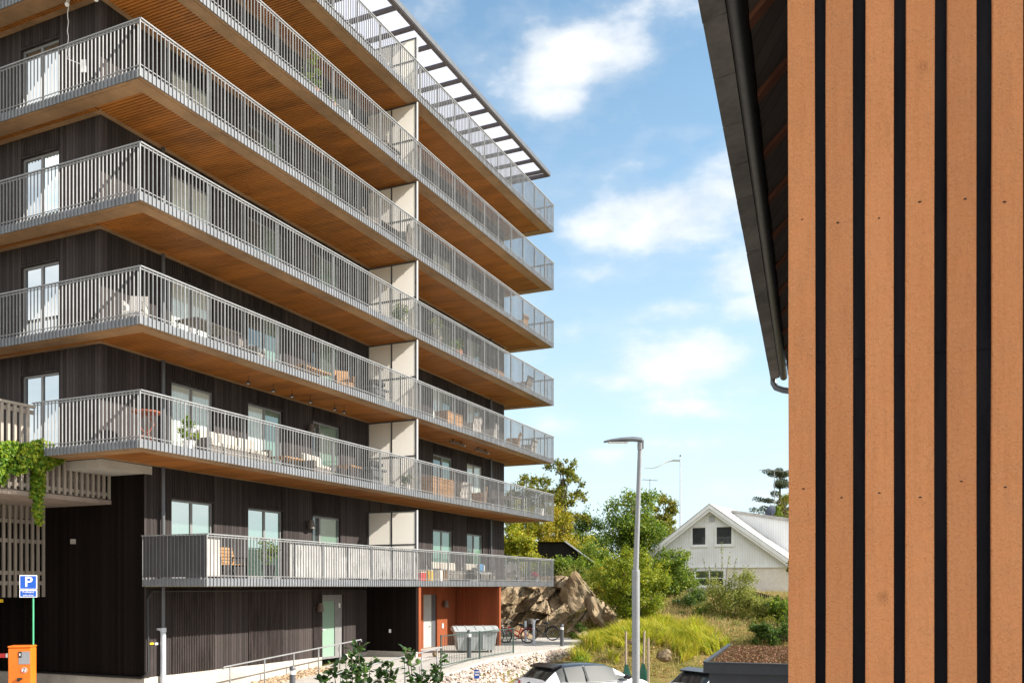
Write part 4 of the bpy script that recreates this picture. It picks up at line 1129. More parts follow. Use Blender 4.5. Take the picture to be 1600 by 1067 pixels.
# ------------------------------------------------------------------ timber house at the right (plank wall and eave)
def timber_house():
    P = Vector(((1231-800)/F*3.4, 3.4, ST)); root = thing('timber_house', 'house wall of orange-brown vertical planks with black gaps and a tiled eave', 'house', P, -R(18.6))
    H0 = -ST    # eye level in local z
    rg = random.Random(2); m = MB(); sc = MB()
    for i in range(22):
        x = i*.1385 + rg.uniform(-.003,.003); wd = .0945 + rg.uniform(-.002,.003); tilt = rg.uniform(-.0012,.0012)
        z0, z1 = .3, H0+4.0; y0 = rg.uniform(-.002,.002)
        n = 14
        rows = []
        for k in range(n+1):
            z = z0+(z1-z0)*k/n; dx = tilt*(z-H0) + .0012*math.sin(z*1.7+i); e = .0008*math.sin(z*5.1+i*2)
            c = .003
            rows.append([(x+dx+e,y0,z),(x+dx+e,y0-.022+c,z),(x+dx+e+c,y0-.022,z),(x+dx+wd-c,y0-.022,z),(x+dx+wd,y0-.022+c,z),(x+dx+wd,y0,z)])
        vs = [p for r_ in rows for p in r_]; fs = []
        for k in range(n):
            for j in range(6):
                fs.append((k*6+j, k*6+(j+1)%6, (k+1)*6+(j+1)%6, (k+1)*6+j))
        fs += [tuple(range(5,-1,-1)), tuple(n*6+j for j in range(6))]
        m.add(vs, fs)
        for zr in (.35, 1.39, 2.43, -.69):
            zz = H0+zr+rg.uniform(-.03,.03); xx = x+wd*.5+rg.uniform(-.012,.012)
            a = rg.uniform(.0045,.0065); b = a*rg.uniform(.45,.7)
            nn = 9; pts = [(xx+math.cos(2*math.pi*q/nn)*a*rg.uniform(.8,1.2), y0-.0224, zz+math.sin(2*math.pi*q/nn)*b*rg.uniform(.8,1.25)) for q in range(nn)]
            sc.add(pts, [tuple(range(nn))])
    m.build('plank_cladding', M['plank'], root); sc.build('screw_holes', plain('screw_hole', (.035,.012,.006), .8), root, fix=False)
    bt = MB()
    for zr in (.34, 1.36): bt.box(.014, 3.1, .0265, .0295, H0+zr-.5, H0+zr)
    bt.build('membrane_overlap', M['membrane'], root)
    b = MB(); b.box(.012, 3.2, .03, .045, .2, H0+4); b.build('membrane', M['membrane'], root)
    # house body and roof (45 degree slope, eave along local y)
    ze = (HZ-580)/F*10 + H0; be = -.355     # eave edge
    body = MB(); body.box(.03, 7.0, .06, 7.0, 0, ze+.20); body.prism([(.03,ze+.201),(7.0,ze+.201),(3.5,ze+3.6)], .06, 7.0, 'y'); body.build('wall', M['membrane'], root)
    y0, y1 = .05, 7.22
    tl = MB(); n = 15; y = y1; rgt = random.Random(4)
    for i in range(17):
        a, c = y-.462, y
        if c < y0+.1: break
        a = max(a, y0)
        # tile nose: underside plus a turned-down lip, each stepped a little
        o_ = rgt.random()*.016
        poly = [(be, ze-.012-o_), (be+.100, ze+.004), (be+.100, ze+.05), (be+.012, ze+.036)]
        tl.prism(poly, a+.004, c-.004, 'y'); y -= .462
    tl.prism([(be+.02, ze+.052), (be+.02, ze+.10), (3.3, ze+3.75), (3.3, ze+3.70)], y0, y1, 'y')
    tl.prism([(3.3, ze+3.70), (3.3, ze+3.75), (7.4, ze-.2), (7.36, ze-.25)], y0, y1, 'y')
    ro = tl.build('roof', M['tile'], root)
    g_ = MB(); g_.tube([(be+.145, y0, ze+.01), (be+.145, y1, ze+.01)], .042, 14); o = g_.build('gutter', M['gutter'], ro); smooth_by_angle(o)
    sf = MB(); sf.prism([(be+.19, ze+.02), (be+.19, ze+.05), (.6, ze+.84), (.6, ze+.81)], y0+.01, y1-.02, 'y'); sf.build('soffit', M['soff_dark'], ro)
    rf = MB(); yy = .35
    while yy < 7:
        rf.prism([(be+.19, ze-.012), (be+.19, ze+.018), (.55, ze+.758), (.55, ze+.728)], yy, yy+.07, 'y'); yy += .62
    rf.build('rafter', M['rafter'], ro)
    dp = MB(); dp.tube([(be+.03, y1+.02, ze+.02), (be+.03, y1+.02, ze-.05), (be+.06, y1, ze-.11), (be+.14, y1-.03, ze-.15), (be+.30, y1-.06, ze-.19), (be+.36, y1-.08, ze-.26), (be+.36, y1-.08, .1)], .036, 12)
    o = dp.build('downpipe', M['pipe'], ro); smooth_by_angle(o, 60)
timber_house()

# ------------------------------------------------------------------ white house
def white_house():
    P = Vector((312/F*63, 63, -1.2)); rot = -R(30); root = thing('gabled_house', 'white boarded gabled house with two upper windows and a dormer', 'house', P, rot)
    W = 5.7; pk = 5.62+1.2; ea = 2.42+1.2; Lh = 10.5; t = .727
    # local x across the gable (right), y away from the camera
    def gx(x): return pk - abs(x)*t
    zb = (HZ-885)/F*63+1.2
    m = MB(); m.add([(-W,0,zb),(W,0,zb),(W,0,gx(W)),(0,0,pk),(-W,0,gx(W))], [(0,1,2,3,4)])
    m.quad((-W,0,zb),(-W,0,gx(W)),(-W,Lh,gx(W)),(-W,Lh,zb)); m.quad((W,0,zb),(W,Lh,zb),(W,Lh,gx(W)),(W,0,gx(W)))
    m.build('wall', M['house_white'], root)
    m = MB(); m.box(-W+.12, W-.12, .06, Lh-.1, -.3, zb-.003); m.build('base_wall', M['house_base'], root)
    m = MB(); m.box(-W-.02, W+.02, -.05, -.002, zb-.10, zb+.02); m.build('trim_band', M['house_trim'], root)
    rf = MB(); ov = .62
    for sg in (-1, 1):
        rf.add([(0,-.55,pk+.16),(sg*(W+ov),-.55,gx(W+ov)+.16),(sg*(W+ov),Lh+.4,gx(W+ov)+.16),(0,Lh+.4,pk+.16),(0,-.55,pk+.24),(sg*(W+ov),-.55,gx(W+ov)+.24),(sg*(W+ov),Lh+.4,gx(W+ov)+.24),(0,Lh+.4,pk+.24)],
               [(0,1,2,3),(7,6,5,4),(0,4,5,1),(1,5,6,2),(2,6,7,3)])
    ro = rf.build('roof', M['roof_light'], root)
    bb = MB()
    for sg in (-1, 1):
        for yy, dz, th in ((-.58, .15, .26), (-.50, -.10, .22)):
            a = (0, yy, pk+dz); b = (sg*(W+ov), yy, gx(W+ov)+dz)
            bb.add([a, b, (b[0], yy, b[2]-th), (0, yy, pk+dz-th), (0, yy+.04, pk+dz), (b[0], yy+.04, b[2]), (b[0], yy+.04, b[2]-th), (0, yy+.04, pk+dz-th)], [(0,1,2,3),(7,6,5,4),(0,4,5,1),(2,6,7,3),(1,5,6,2),(0,3,7,4)])
        bb.add([(0,-.46,pk+.0),(sg*(W+ov),-.46,gx(W+ov)+.0),(sg*(W+ov),.0,gx(W+ov)),(0,.0,pk)], [(0,1,2,3)])
    bb.build('barge_board', M['house_trim'], ro)
    def wdw(x0,x1,z0,z1,cross=False):
        f = MB(); w = .11
        for a,b,c,d_ in ((x0-w,x1+w,z1,z1+w),(x0-w,x1+w,z0-w*1.3,z0),(x0-w,x0,z0,z1),(x1,x1+w,z0,z1)): f.box(a,b,-.07,-.003,c,d_)
        f.box(x0,x0+.05,-.05,-.003,z0,z1); f.box(x1-.05,x1,-.05,-.003,z0,z1); f.box(x0+.05,x1-.05,-.05,-.003,z0,z0+.05); f.box(x0+.05,x1-.05,-.05,-.003,z1-.05,z1)
        if cross: f.box((x0+x1)/2-.04,(x0+x1)/2+.04,-.05,-.003,z0+.05,z1-.05); f.box(x0+.05,(x0+x1)/2-.04,-.05,-.003,(z0+z1)/2-.03,(z0+z1)/2+.03); f.box((x0+x1)/2+.04,x1-.05,-.05,-.003,(z0+z1)/2-.03,(z0+z1)/2+.03)
        o = f.build('window', M['house_trim'], root)
        p = MB(); p.quad((x0+.05,-.025,z0+.05),(x1-.05,-.025,z0+.05),(x1-.05,-.025,z1-.05),(x0+.05,-.025,z1-.05)); p.build('pane', M['g_refl2'], o, fix=False)
    M['g_refl2'] = pane('house_window_glass', (.05,.055,.06), .3, .22)
    wdw(-1.45,-.40,2.95+1.2,4.25+1.2); wdw(.32,1.48,2.95+1.2,4.25+1.2)
    wdw(-1.2,.9,.05+1.2,1.15+1.2,True)
    v = MB(); v.box(-.16,.22,-.04,-.003,pk-1.02,pk-.60); v.build('vent', M['pipe_light'], root)
    # dormer on the right slope
    d = MB(); zr = lambda x: gx(.6)+.27-(x-.6)*(gx(.6)+.28-gx(1.3)+.12)/4.7
    d.add([(.72,3.0,gx(.72)+.2),(4.9,3.0,gx(4.9)+.2),(4.9,3.0,zr(4.9)),(.72,3.0,zr(.72)),(4.9,9.0,zr(4.9)),(4.9,9.0,gx(4.9)+.2)], [(0,1,2,3),(1,5,4,2)])
    d.build('dormer', M['house_white'], root)
    dr = MB(); dr.add([(.6,2.85,gx(.6)+.28),(5.3,2.85,gx(1.3)-.12),(5.3,9.3,gx(1.3)-.12),(.6,9.3,gx(.6)+.28),(.6,2.85,gx(.6)+.44),(5.3,2.85,gx(1.3)+.10),(5.3,9.3,gx(1.3)+.10),(.6,9.3,gx(.6)+.44)], [(3,2,1,0),(4,5,6,7),(0,1,5,4),(1,2,6,5),(2,3,7,6),(3,0,4,7)])
    dr.build('dormer_roof', M['roof_light'], root)
    return root
white_house()
def dish():
    P = at(1206, 803, 70); root = thing('satellite_dish', 'dark satellite dish standing above the dormer roof of the white house', 'satellite dish', P, R(-150))
    m = MB(); m.lathe([(.02,0),(.3,.04),(.52,.14),(.54,.15),(.3,.06),(.02,.02)], n=20)
    o = m.build('reflector', plain('navy_dish', (.03,.04,.07), .5, .1), root, True); o.rotation_euler = (R(70),0,0); o.location = (0,0,.15)
    m = MB(); m.tube([(0,0,-1.1),(0,0,.15)], .04, 8); m.build('mast', M['steel_dark'], root)
dish()
def antenna(px, ptop, pbot, Y, hw, lb):
    P = at(px, pbot, Y); root = thing('aerial', lb, 'antenna', P, R(8)); h = at(px, ptop, Y).z - P.z
    m = MB(); m.tube([(0,0,0),(0,0,h)], .03, 6); m.build('mast', M['steel'], root)
    m = MB(); m.tube([(-hw,0,h-.05),(hw,0,h-.15)], .022, 6)
    for i in range(9): x = -hw+2*hw*i/8; m.tube([(x,-.35,h-.1),(x,.35,h-.1)], .012, 4)
    m.build('crossbar', M['steel'], root)
antenna(1015.5, 748, 800, 78, .65, 'thin roof aerial above the round green tree')
antenna(1210, 733, 810, 72, 1.25, 'tall roof aerial in front of the pine tree')
def flagpole():
    P = at(1063, 860, 74); root = thing('flagpole', 'white flagpole with a long narrow pennant behind the white house', 'flagpole', P)
    h = at(1063, 713, 74).z - P.z
    m = MB(); m.tube([(0,0,-2),(0,0,h)], [.075,.04], 8); m.build('pole', M['pipe_light'], root)
    m = MB(); m.lathe([(.02,h),(.09,h+.06),(.02,h+.14)], n=10); m.build('finial', M['black'], root)
    m = MB(); n = 16; vs = []; fs = []
    for i in range(n+1):
        t = i/n; x = -.05 - t*3.0; z = h-.35-.62*t+.16*math.sin(t*6.5); y = .12*math.sin(t*7); w = .17*(1-t*.8)
        vs += [(x,y,z+w*.5),(x,y,z-w*.5),(x,y+.012,z+w*.5),(x,y+.012,z-w*.5)]
    for i in range(n):
        a = i*4; b = a+4; fs += [(a,b,b+1,a+1),(a+2,a+3,b+3,b+2),(a,a+2,b+2,b),(a+1,b+1,b+3,a+3)]
    m.add(vs, fs); m.build('pennant', plain('pale_pennant', (.50,.52,.47), .8, .15), root, True)
flagpole()
def dark_shed():
    Y = 57; P = at(838, 912, Y); root = thing('black_shed', 'black boarded shed with a sloping pale roof edge among the bushes', 'shed', P, R(-8)); s = Y/F
    z = lambda y: (912-y)*s; x = lambda p: (p-838)*s
    poly = [(x(800),0),(x(934),0),(x(934),z(884)),(x(884),z(848)),(x(800),z(848))]
    m = MB(); m.prism(poly, 0, 4, 'y'); m.build('wall', M['shed_black'], root)
    m = MB(); m.bar((x(883),-.1,z(847)+.05),(x(938),-.1,z(886)+.02), .3, .09); m.build('roof_edge', M['house_trim'], root)
    m = MB(); m.add([(x(798),-.25,z(848)+.06),(x(884),-.25,z(848)+.06),(x(884),4.2,z(848)+.06),(x(798),4.2,z(848)+.06),(x(940),-.25,z(888)+.06),(x(940),4.2,z(888)+.06)], [(0,1,2,3),(1,4,5,2)]); m.build('roof', M['roof_dark'], root, fix=False)
dark_shed()
def picket_fence():
    Y0, Y1 = 46, 43; root = thing('picket_fence', 'dark picket fence with a sloping top below the white house', 'fence', at(1160, 960, Y0)); o = root.location.copy()
    m = MB(); n = 34
    for i in range(n+1):
        t = i/n; px = 1158+(1262-1158)*t; Y = Y0+(Y1-Y0)*t; top = 918+(945-918)*t; X = (px-800)/F*Y
        zt = (HZ-top)/F*Y; zb = ground_h(X, Y)-.1
        p = Vector((X, Y, 0))-Vector((o.x,o.y,0)); m.box(p.x-.035,p.x+.035,p.y-.012,p.y+.012,zb-o.z,zt-o.z)
    m.build('pickets', M['shed_black'], root)
    r = MB()
    for dy in (6, 45):
        a = at(1158, 918+dy, Y0)-o; b = at(1262, 945+dy, Y1)-o; a.y += .03; b.y += .03; r.bar(a, b, .03, .08)
    r.build('rail', M['shed_black'], root)
picket_fence()

# ------------------------------------------------------------------ rocks
def rock(name, label, P, size, seed, sub=4, ridge=.35, rot=(0,0,0), flatten=None):
    import bmesh
    bm = bmesh.new(); bmesh.ops.create_icosphere(bm, subdivisions=sub, radius=1)
    rg = random.Random(seed); planes = []
    for _ in range(16):
        d = rdir(rg); planes.append((d, rg.uniform(.45,.9)))
    for v in bm.verts:
        c = v.co.copy()
        for d, h in planes:
            k = c.dot(d)
            if k > h: c -= d*(k-h)*.98
        n = mnoise.fractal(c*2.2 + Vector((seed*3.1,0,0)), 1.0, 2.0, 5)
        n2 = abs(mnoise.noise(c*Vector((1.5,1.5,.6)).length*1.2 + Vector((0,seed,0))))
        c += v.co*(n*.09 - (1-n2)**8*ridge*.30)
        v.co = c
    me = bpy.data.meshes.new(name); bm.to_mesh(me); bm.free(); me.materials.append(M['rock'])
    o = bpy.data.objects.new(name, me); COL.objects.link(o); o.location = P; o.scale = size; o.rotation_euler = rot
    tag(o, label, 'rock', 'rocks at the end of the terrace'); smooth_by_angle(o, 28)
    return o
rock('boulder', 'tall pale boulder leaning right, highest of the rock outcrop', at(905, 945, 48.0), (1.25,1.2,2.0), 3, rot=(R(5),R(-24),R(10)))
rock('boulder', 'dark narrow upright slab right of the tallest boulder', at(935, 962, 46.6), (.80,1.0,1.9), 8, rot=(0,R(-22),R(-15)))
rock('boulder', 'brown slab leaning against the narrow upright slab at the right', at(960, 972, 46.0), (.85,.9,1.1), 41, rot=(0,R(-38),R(20)))
rock('boulder', 'low brown rock tapering to the grass at the right end of the outcrop', at(978, 984, 45.2), (.9,.9,.55), 12, rot=(0,R(25),0))
rs = [(905,988,45.0,.9,.6,.5,27,'low rock at the foot of the tallest boulder'),(822,994,45.2,1.2,.5,.35,28,'low rock at the foot of the face behind the bicycles')]
for (px,py,Y,a,b,c,sd,lb) in rs:
    rock('boulder', lb, at(px,py,Y), (a,b,c), sd, rot=(0,R((sd*37)%30+5),R((sd*53)%60)))
def rock_face():
    """split, layered cliff: every joint block has its own depth and tilt"""
    rg = random.Random(44); A = at(768, 1000, 46.6); B = at(972, 1000, 46.2); A.z = B.z = PZ-.15
    W = (B-A).length; ex = (B-A).normalized(); back = Vector((-ex.y, ex.x, 0)); Hm = 3.4
    ang = R(-40); ca, sa = math.cos(ang), math.sin(ang)
    def skew(a, h): return (a*ca - h*sa, (a*sa + h*ca)*2.7)
    seeds = []
    for _ in range(46):
        a, h = rg.uniform(-.5, W+.5), rg.uniform(-.3, Hm+.3); seeds.append((skew(a, h), rg.uniform(-.55,.6), rg.uniform(-.5,.5), rg.uniform(-.25,.45)))
    def top(t):
        P = [(0,.97),(.3,.98),(.55,1.0),(.72,.86),(.86,.55),(1.0,.14)]
        for (x0,y0),(x1,y1) in zip(P,P[1:]):
            if t <= x1: return (y0+(y1-y0)*(t-x0)/(x1-x0))*Hm
        return .3
    nx_, nz_ = 150, 64; m = MB()
    for j in range(nz_+1):
        for i in range(nx_+1):
            a = W*i/nx_; h = top(i/nx_)*j/nz_; wob = mnoise.noise(Vector((a*1.3, h*1.3, 2)))*.16
            q = skew(a+wob, h+wob); d1 = d2 = 9; sd = None
            for s_ in seeds:
                d = (q[0]-s_[0][0])**2 + (q[1]-s_[0][1])**2
                if d < d1: d2 = d1; d1 = d; sd = s_
                elif d < d2: d2 = d
            e = math.sqrt(d2)-math.sqrt(d1)
            dep = sd[1] + sd[2]*(q[0]-sd[0][0]) + sd[3]*(q[1]-sd[0][1]) + .22*mnoise.fractal(Vector((q[0]*1.6,q[1]*1.6,5)), .8, 2.1, 6)
            dep -= .22*max(0, 1-e/.06)
            p = A + ex*a + back*(h*.62 - dep*.62 + (.5 if j == nz_ else 0)) + Vector((0,0,h + .10*dep))
            m.v.append(p)
    for j in range(nz_):
        for i in range(nx_):
            a = j*(nx_+1)+i; m.f.append((a,a+1,a+nx_+2,a+nx_+1))
    # top shelf running back into the hill
    b0 = len(m.v)
    for i in range(nx_+1):
        p = Vector(m.v[nz_*(nx_+1)+i]) + back*3.2 + Vector((0,0,-.5)); m.v.append(tuple(p))
    for i in range(nx_): m.f.append((nz_*(nx_+1)+i, nz_*(nx_+1)+i+1, b0+i+1, b0+i))
    o = m.build('rock_face', M['rock'], None, fix=False); smooth_by_angle(o, 24); tag(o, 'cracked brown rock face behind the bicycles and the porch corner', 'rock', 'rocks at the end of the terrace')
rock_face()

# ------------------------------------------------------------------ vegetation
def foliage(mb, clumps, n, size, rg, asp=1.5, upb=.3, shell=.5):
    tot = sum(r**2 for _, r in clumps)
    for c, r in clumps:
        k = int(n*r*r/tot)
        for _ in range(k):
            d = rdir(rg); rr = r*min(1.75, .38+abs(rg.gauss(0,.50)))
            p = c + Vector((d.x*rr, d.y*rr, d.z*rr*.85))
            leaf(mb, p, d*.6 + rdir(rg, upb), size*rg.uniform(.6,1.3), asp, rg)
def tree(name, label, cat, px, top, bot, hw, Y, mat, n=5000, leafs=.14, nclump=22, clr=.32, trunk=.09, shape='round', zb=None, seed=0, group=None, asp=1.5, gaps=.0, dark=None):
    rg = random.Random(seed or (int(px)*7+int(top)))
    s = Y/F; X = (px-800)*s; zt = (HZ-top)*s; zl = (HZ-bot)*s; hwm = hw*s; gz = ground_h(X, Y) if zb is None else zb
    if cat == 'bush': zl = min(zl, gz+.05)
    root = thing(name, label, cat, (X, Y, gz-.08), 0, group)
    ch = zt - zl; cz = (zt+zl)/2 - gz; clumps = []
    for _ in range(nclump):
        d = rdir(rg); q = rg.random()**.45
        if shape == 'round': w = 1.0
        x, y, z = d.x*q, d.y*q, d.z*q
        tz = (z+1)/2
        if shape == 'vase': w = .16 + .94*min(1, tz/.72) if tz < .72 else 1.1-.75*(tz-.72)/.28
        elif shape == 'cone': w = 1.15 - .85*tz
        elif shape == 'column': w = .8 - .35*tz
        else: w = 1.0 - .25*max(0, tz-.6)
        c = Vector((x*hwm*w*.95, y*hwm*w*.95, cz + z*ch*.5*.95)); r = clr*min(hwm, ch*.5)*rg.uniform(.6,1.35)
        clumps.append((c, r))
    m = MB(); foliage(m, clumps, n, leafs, rg, asp)
    # stray sprays that break the outline
    for _ in range(int(nclump*1.3)):
        c, r = rg.choice(clumps); d = rdir(rg, .5); L_ = r*rg.uniform(1.0,1.7)
        for i in range(14):
            t = i/14; leaf(m, c + d*L_*(.6+.55*t) + rdir(rg)*r*.12, rdir(rg,.3), leafs*rg.uniform(.6,1.1), asp, rg)
    m.build('crown', M[mat], root, fix=False)
    t = MB(); tr = trunk
    base = Vector((0,0,-.1)); mid = Vector((rg.uniform(-.1,.1)*hwm, 0, max(.3, cz-ch*.30))); tip = Vector((rg.uniform(-.1,.1)*hwm, 0, cz+ch*.36))
    t.tube([base, base.lerp(mid,.5)+Vector((rg.uniform(-.05,.05),0,0)), mid, tip], [tr*1.25, tr, tr*.8, tr*.2], 8)
    for c, r in clumps[:14]:
        f = rg.uniform(.25,.8); p0 = mid.lerp(tip, f*.8) if c.z > mid.z else base.lerp(mid, .75)
        t.tube([p0, p0.lerp(c,.5)+Vector((0,0,-.05*r)), c], [tr*.42, tr*.28, tr*.1], 5)
    t.build('trunk', M['bark'], root, True)
    return root
M['lf_birch'] = leafmat('leaves_birch', [(.2, (.09,.13,.018)), (.5, (.22,.26,.045)), (.85, (.42,.40,.09))])
M['lf_fan'] = leafmat('leaves_hornbeam', [(.2, (.06,.12,.009)), (.5, (.185,.255,.016)), (.85, (.42,.41,.025))])
GT = 'trees and bushes behind the terrace'
for a in (
 ('deciduous_tree', 'tall loose tree with olive-green leaves rising beside the balcony ends', 'tree', 880, 700, 870, 42, 62, 'lf_olive', 9500, .16, 90, .15, .14, 'round', 4),
 ('deciduous_tree', 'browning tree top just right of the dark building corner', 'tree', 824, 730, 850, 42, 64, 'lf_olive', 8000, .16, 64, .19, .12, 'round', 9),
 ('deciduous_tree', 'round deep-green tree behind the lamp post', 'tree', 990, 752, 915, 54, 66, 'lf_green', 20000, .17, 80, .27, .16, 'round', 6),
 ('deciduous_tree', 'orange-tinged tree between the round green tree and the flagpole', 'tree', 1040, 764, 872, 25, 76, 'lf_olive', 6000, .19, 36, .27, .12, 'round', 12),
 ('bush', 'yellow-green bush low against the building end', 'bush', 806, 806, 910, 38, 55, 'lf_yellow', 9000, .15, 40, .30, .05, 'round', 0),
 ('bush', 'orange-yellow bush above the black shed', 'bush', 858, 780, 862, 44, 60, 'lf_orange', 8000, .15, 36, .30, .05, 'round', 0),
 ('bush', 'yellow bush with bright leaves left of the black shed', 'bush', 822, 762, 840, 30, 61, 'lf_yellow', 6000, .15, 26, .33, .05, 'round', 0),
 ('bush', 'dark green bush between the loose tree and the round tree', 'bush', 918, 796, 885, 34, 64, 'lf_dark', 9000, .15, 34, .32, .05, 'round', 0),
 ('bush', 'yellow-green bush spreading below the round green tree', 'bush', 925, 836, 910, 42, 59, 'lf_yellow', 9000, .14, 36, .30, .05, 'round', 51),
 ('bush', 'green bush right of the round green tree, left of the white gable', 'bush', 1000, 872, 925, 28, 61, 'lf_green', 7000, .15, 30, .32, .05, 'round', 0),
 ('bush', 'leafy green bush hanging over the rocks in front of the black shed', 'bush', 884, 868, 916, 38, 52, 'lf_green', 6500, .12, 30, .32, .05, 'round', 0),
 ('bush', 'small yellow bush between the shed and the boulder', 'bush', 838, 862, 920, 30, 52.5, 'lf_yellow', 5500, .12, 26, .34, .04, 'round', 0),
 ('bush', 'rust-coloured bush right behind the tallest boulder', 'bush', 938, 886, 935, 24, 52, 'lf_orange', 3200, .11, 18, .36, .04, 'round', 0),
 ('bush', 'bright green bush below the pale roof edge of the black shed', 'bush', 948, 868, 925, 34, 54, 'lf_bright', 6000, .12, 28, .32, .04, 'round', 61),
 ('bush', 'mid-green bush behind the hornbeam, left of the maple bush', 'bush', 1020, 888, 945, 28, 53, 'lf_fan', 6000, .13, 28, .32, .04, 'round', 62),
 ('bush', 'yellow shrub high behind the railing of the second balcony end', 'bush', 858, 742, 800, 20, 66, 'lf_yellow', 3000, .16, 16, .34, .05, 'round', 63),
 ('bush', 'dense green bush in the gap between the black shed and the round tree', 'bush', 935, 850, 920, 40, 57, 'lf_green', 8000, .13, 34, .32, .05, 'round', 64),
 ('bush', 'pale yellow-green bush low behind the boulders', 'bush', 905, 880, 935, 34, 51, 'lf_birch', 6000, .11, 28, .34, .04, 'round', 65),
 ('bush', 'green bush under the left eave of the white house', 'bush', 1026, 884, 930, 24, 57, 'lf_green', 5500, .13, 24, .34, .04, 'round', 66),
): tree(*a[:15], seed=a[15], group=GT)
tree('fan_tree', 'vase-shaped yellow-green hornbeam standing in the grass behind the lamp post', 'tree', 988, 846, 992, 74, 41, 'lf_fan', 28000, .10, 150, .135, .07, 'vase', seed=31)
tree('bush', 'rounded maple bush in front of the left side of the white house', 'bush', 1052, 850, 930, 37, 52, 'lf_green', 9000, .13, 40, .29, .05, seed=17)
def birch():
    root = tree('birch_bush', 'pale loose birch bush with long shoots in front of the white house', 'bush', 1146, 884, 1000, 50, 44, 'lf_birch', 14000, .085, 84, .21, .035, 'round', seed=23)
    rg = random.Random(77); o = root.location; st = MB(); lf = MB()
    for px, tp in ((1128,846),(1150,872),(1098,870),(1108,882),(1165,885),(1140,862),(1118,878)):
        a = at(1130+(px-1130)*.3, 960, 44)-o; b = at(px, tp, 44+rg.uniform(-.5,.5))-o; mid = a.lerp(b,.5)+Vector((rg.uniform(-.1,.1),0,0))
        st.tube([a, mid, b], [.02,.014,.005], 5)
        for i in range(70):
            t = .35+.65*rg.random(); q = a.lerp(b,t)+rdir(rg)*.16*(1.25-t); leaf(lf, q, rdir(rg,.2), .085*rg.uniform(.6,1.2), 1.4, rg)
    st.build('shoot', M['bark'], root, True); lf.build('shoot_leaves', M['lf_birch'], root, fix=False)
birch()
tree('bush', 'yellowing bush in front of the dark picket fence', 'bush', 1188, 922, 1002, 36, 42.5, 'lf_birch', 8000, .095, 24, .25, .03, seed=41)
tree('bush', 'dark green bush at the plank wall edge over the picket fence', 'bush', 1222, 925, 985, 22, 41.5, 'lf_green', 4500, .11, 16, .30, .03, seed=43)
tree('bush', 'low dark green hedge behind the sedum roof', 'bush', 1210, 968, 1014, 50, 36, 'lf_dark', 9000, .09, 22, .28, .03, seed=44)
tree('bush', 'dark green spruce-like bush left of the birch bush', 'bush', 1080, 910, 970, 28, 47, 'lf_dark', 6000, .10, 16, .32, .03, seed=45)
tree('bush', 'low bright green ground bush right of the hornbeam', 'bush', 1092, 944, 980, 44, 44, 'lf_green', 7500, .09, 20, .3, .02, seed=46)
tree('bush', 'feathery bright green bush at the end of the gravel bank', 'bush', 914, 1010, 1044, 24, 29.8, 'lf_bright', 4500, .06, 16, .32, .015, seed=47)
tree('bush', 'small dark green bush at the foot of the boulders', 'bush', 905, 966, 992, 13, 44.6, 'lf_dark', 1300, .08, 10, .36, .02, seed=48)
tree('bush', 'green climber leaf bush at the right end of the white house wall', 'bush', 1236, 868, 898, 7, 57, 'lf_green', 900, .12, 9, .4, .03, seed=49)
tree('conifer', 'narrow pale green cypress beside the satellite dish', 'tree', 1216, 787, 822, 8, 71, 'lf_green', 1400, .12, 14, .36, .06, 'cone', seed=50, zb=1.0)
tree('bush', 'bushy brown-green tree behind the dormer of the white house', 'tree', 1226, 770, 822, 20, 80, 'lf_olive', 2200, .17, 14, .34, .08, seed=52)
for a in (('bush', 'low loose pale bush in front of the birch bush', 'bush', 1160, 972, 1008, 38, 40, 'lf_birch', 6000, .08, 26, .32, .02, 'round', 71),
 ('bush', 'dark low bush behind the sedum roof at the plank wall', 'bush', 1212, 972, 1014, 42, 37.5, 'lf_dark', 8000, .08, 22, .32, .02, 'round', 72),
 ('bush', 'low green bush at the foot of the birch bush', 'bush', 1112, 962, 998, 38, 42, 'lf_green', 6000, .08, 26, .32, .02, 'round', 73),
 ('bush', 'yellowing low bush between the birch bush and the picket fence', 'bush', 1195, 960, 1000, 30, 41, 'lf_olive', 5000, .08, 22, .32, .02, 'round', 74),
 ('bush', 'tall green bush right at the plank wall edge in front of the picket fence', 'bush', 1229, 935, 1004, 24, 40, 'lf_green', 6000, .085, 26, .3, .02, 'round', 75),
): tree(*a[:15], seed=a[15], group='low bushes on the slope')
def pine():
    Y = 84; P = on_h(1216, Y, 1.0); root = thing('pine_tree', 'open pine tree with tiered branches at the plank wall edge', 'tree', P); rg = random.Random(15); s = Y/F
    t = MB(); m = MB(); top = (HZ-738)*s-1.0
    t.tube([(0,0,-.5),(.1,0,top*.5),(.2,0,top)], [.22,.17,.05], 8)
    for i in range(30):
        z = top*(.50+.5*rg.random()**.8); a = rg.random()*6.28; L_ = (2.8*(1-(z/top-.5)*1.2))*rg.uniform(.5,1.1); tip = Vector((math.cos(a)*L_, math.sin(a)*L_, z+L_*.12)); b0 = Vector((.1,0,z-.2))
        t.tube([b0, b0.lerp(tip,.6)-Vector((0,0,.1)), tip], [.05,.035,.012], 5)
        for f in (.55,.75,.9,1.0,1.08):
            c = b0.lerp(tip, f)
            for _ in range(48):
                d = rdir(rg,.25); leaf(m, c+Vector((d.x*.42,d.y*.42,d.z*.20)), rdir(rg), .30*rg.uniform(.6,1.2), 5.0, rg)
    m.build('crown', M['lf_pine'], root, fix=False); t.build('trunk', M['bark'], root, True)
pine()

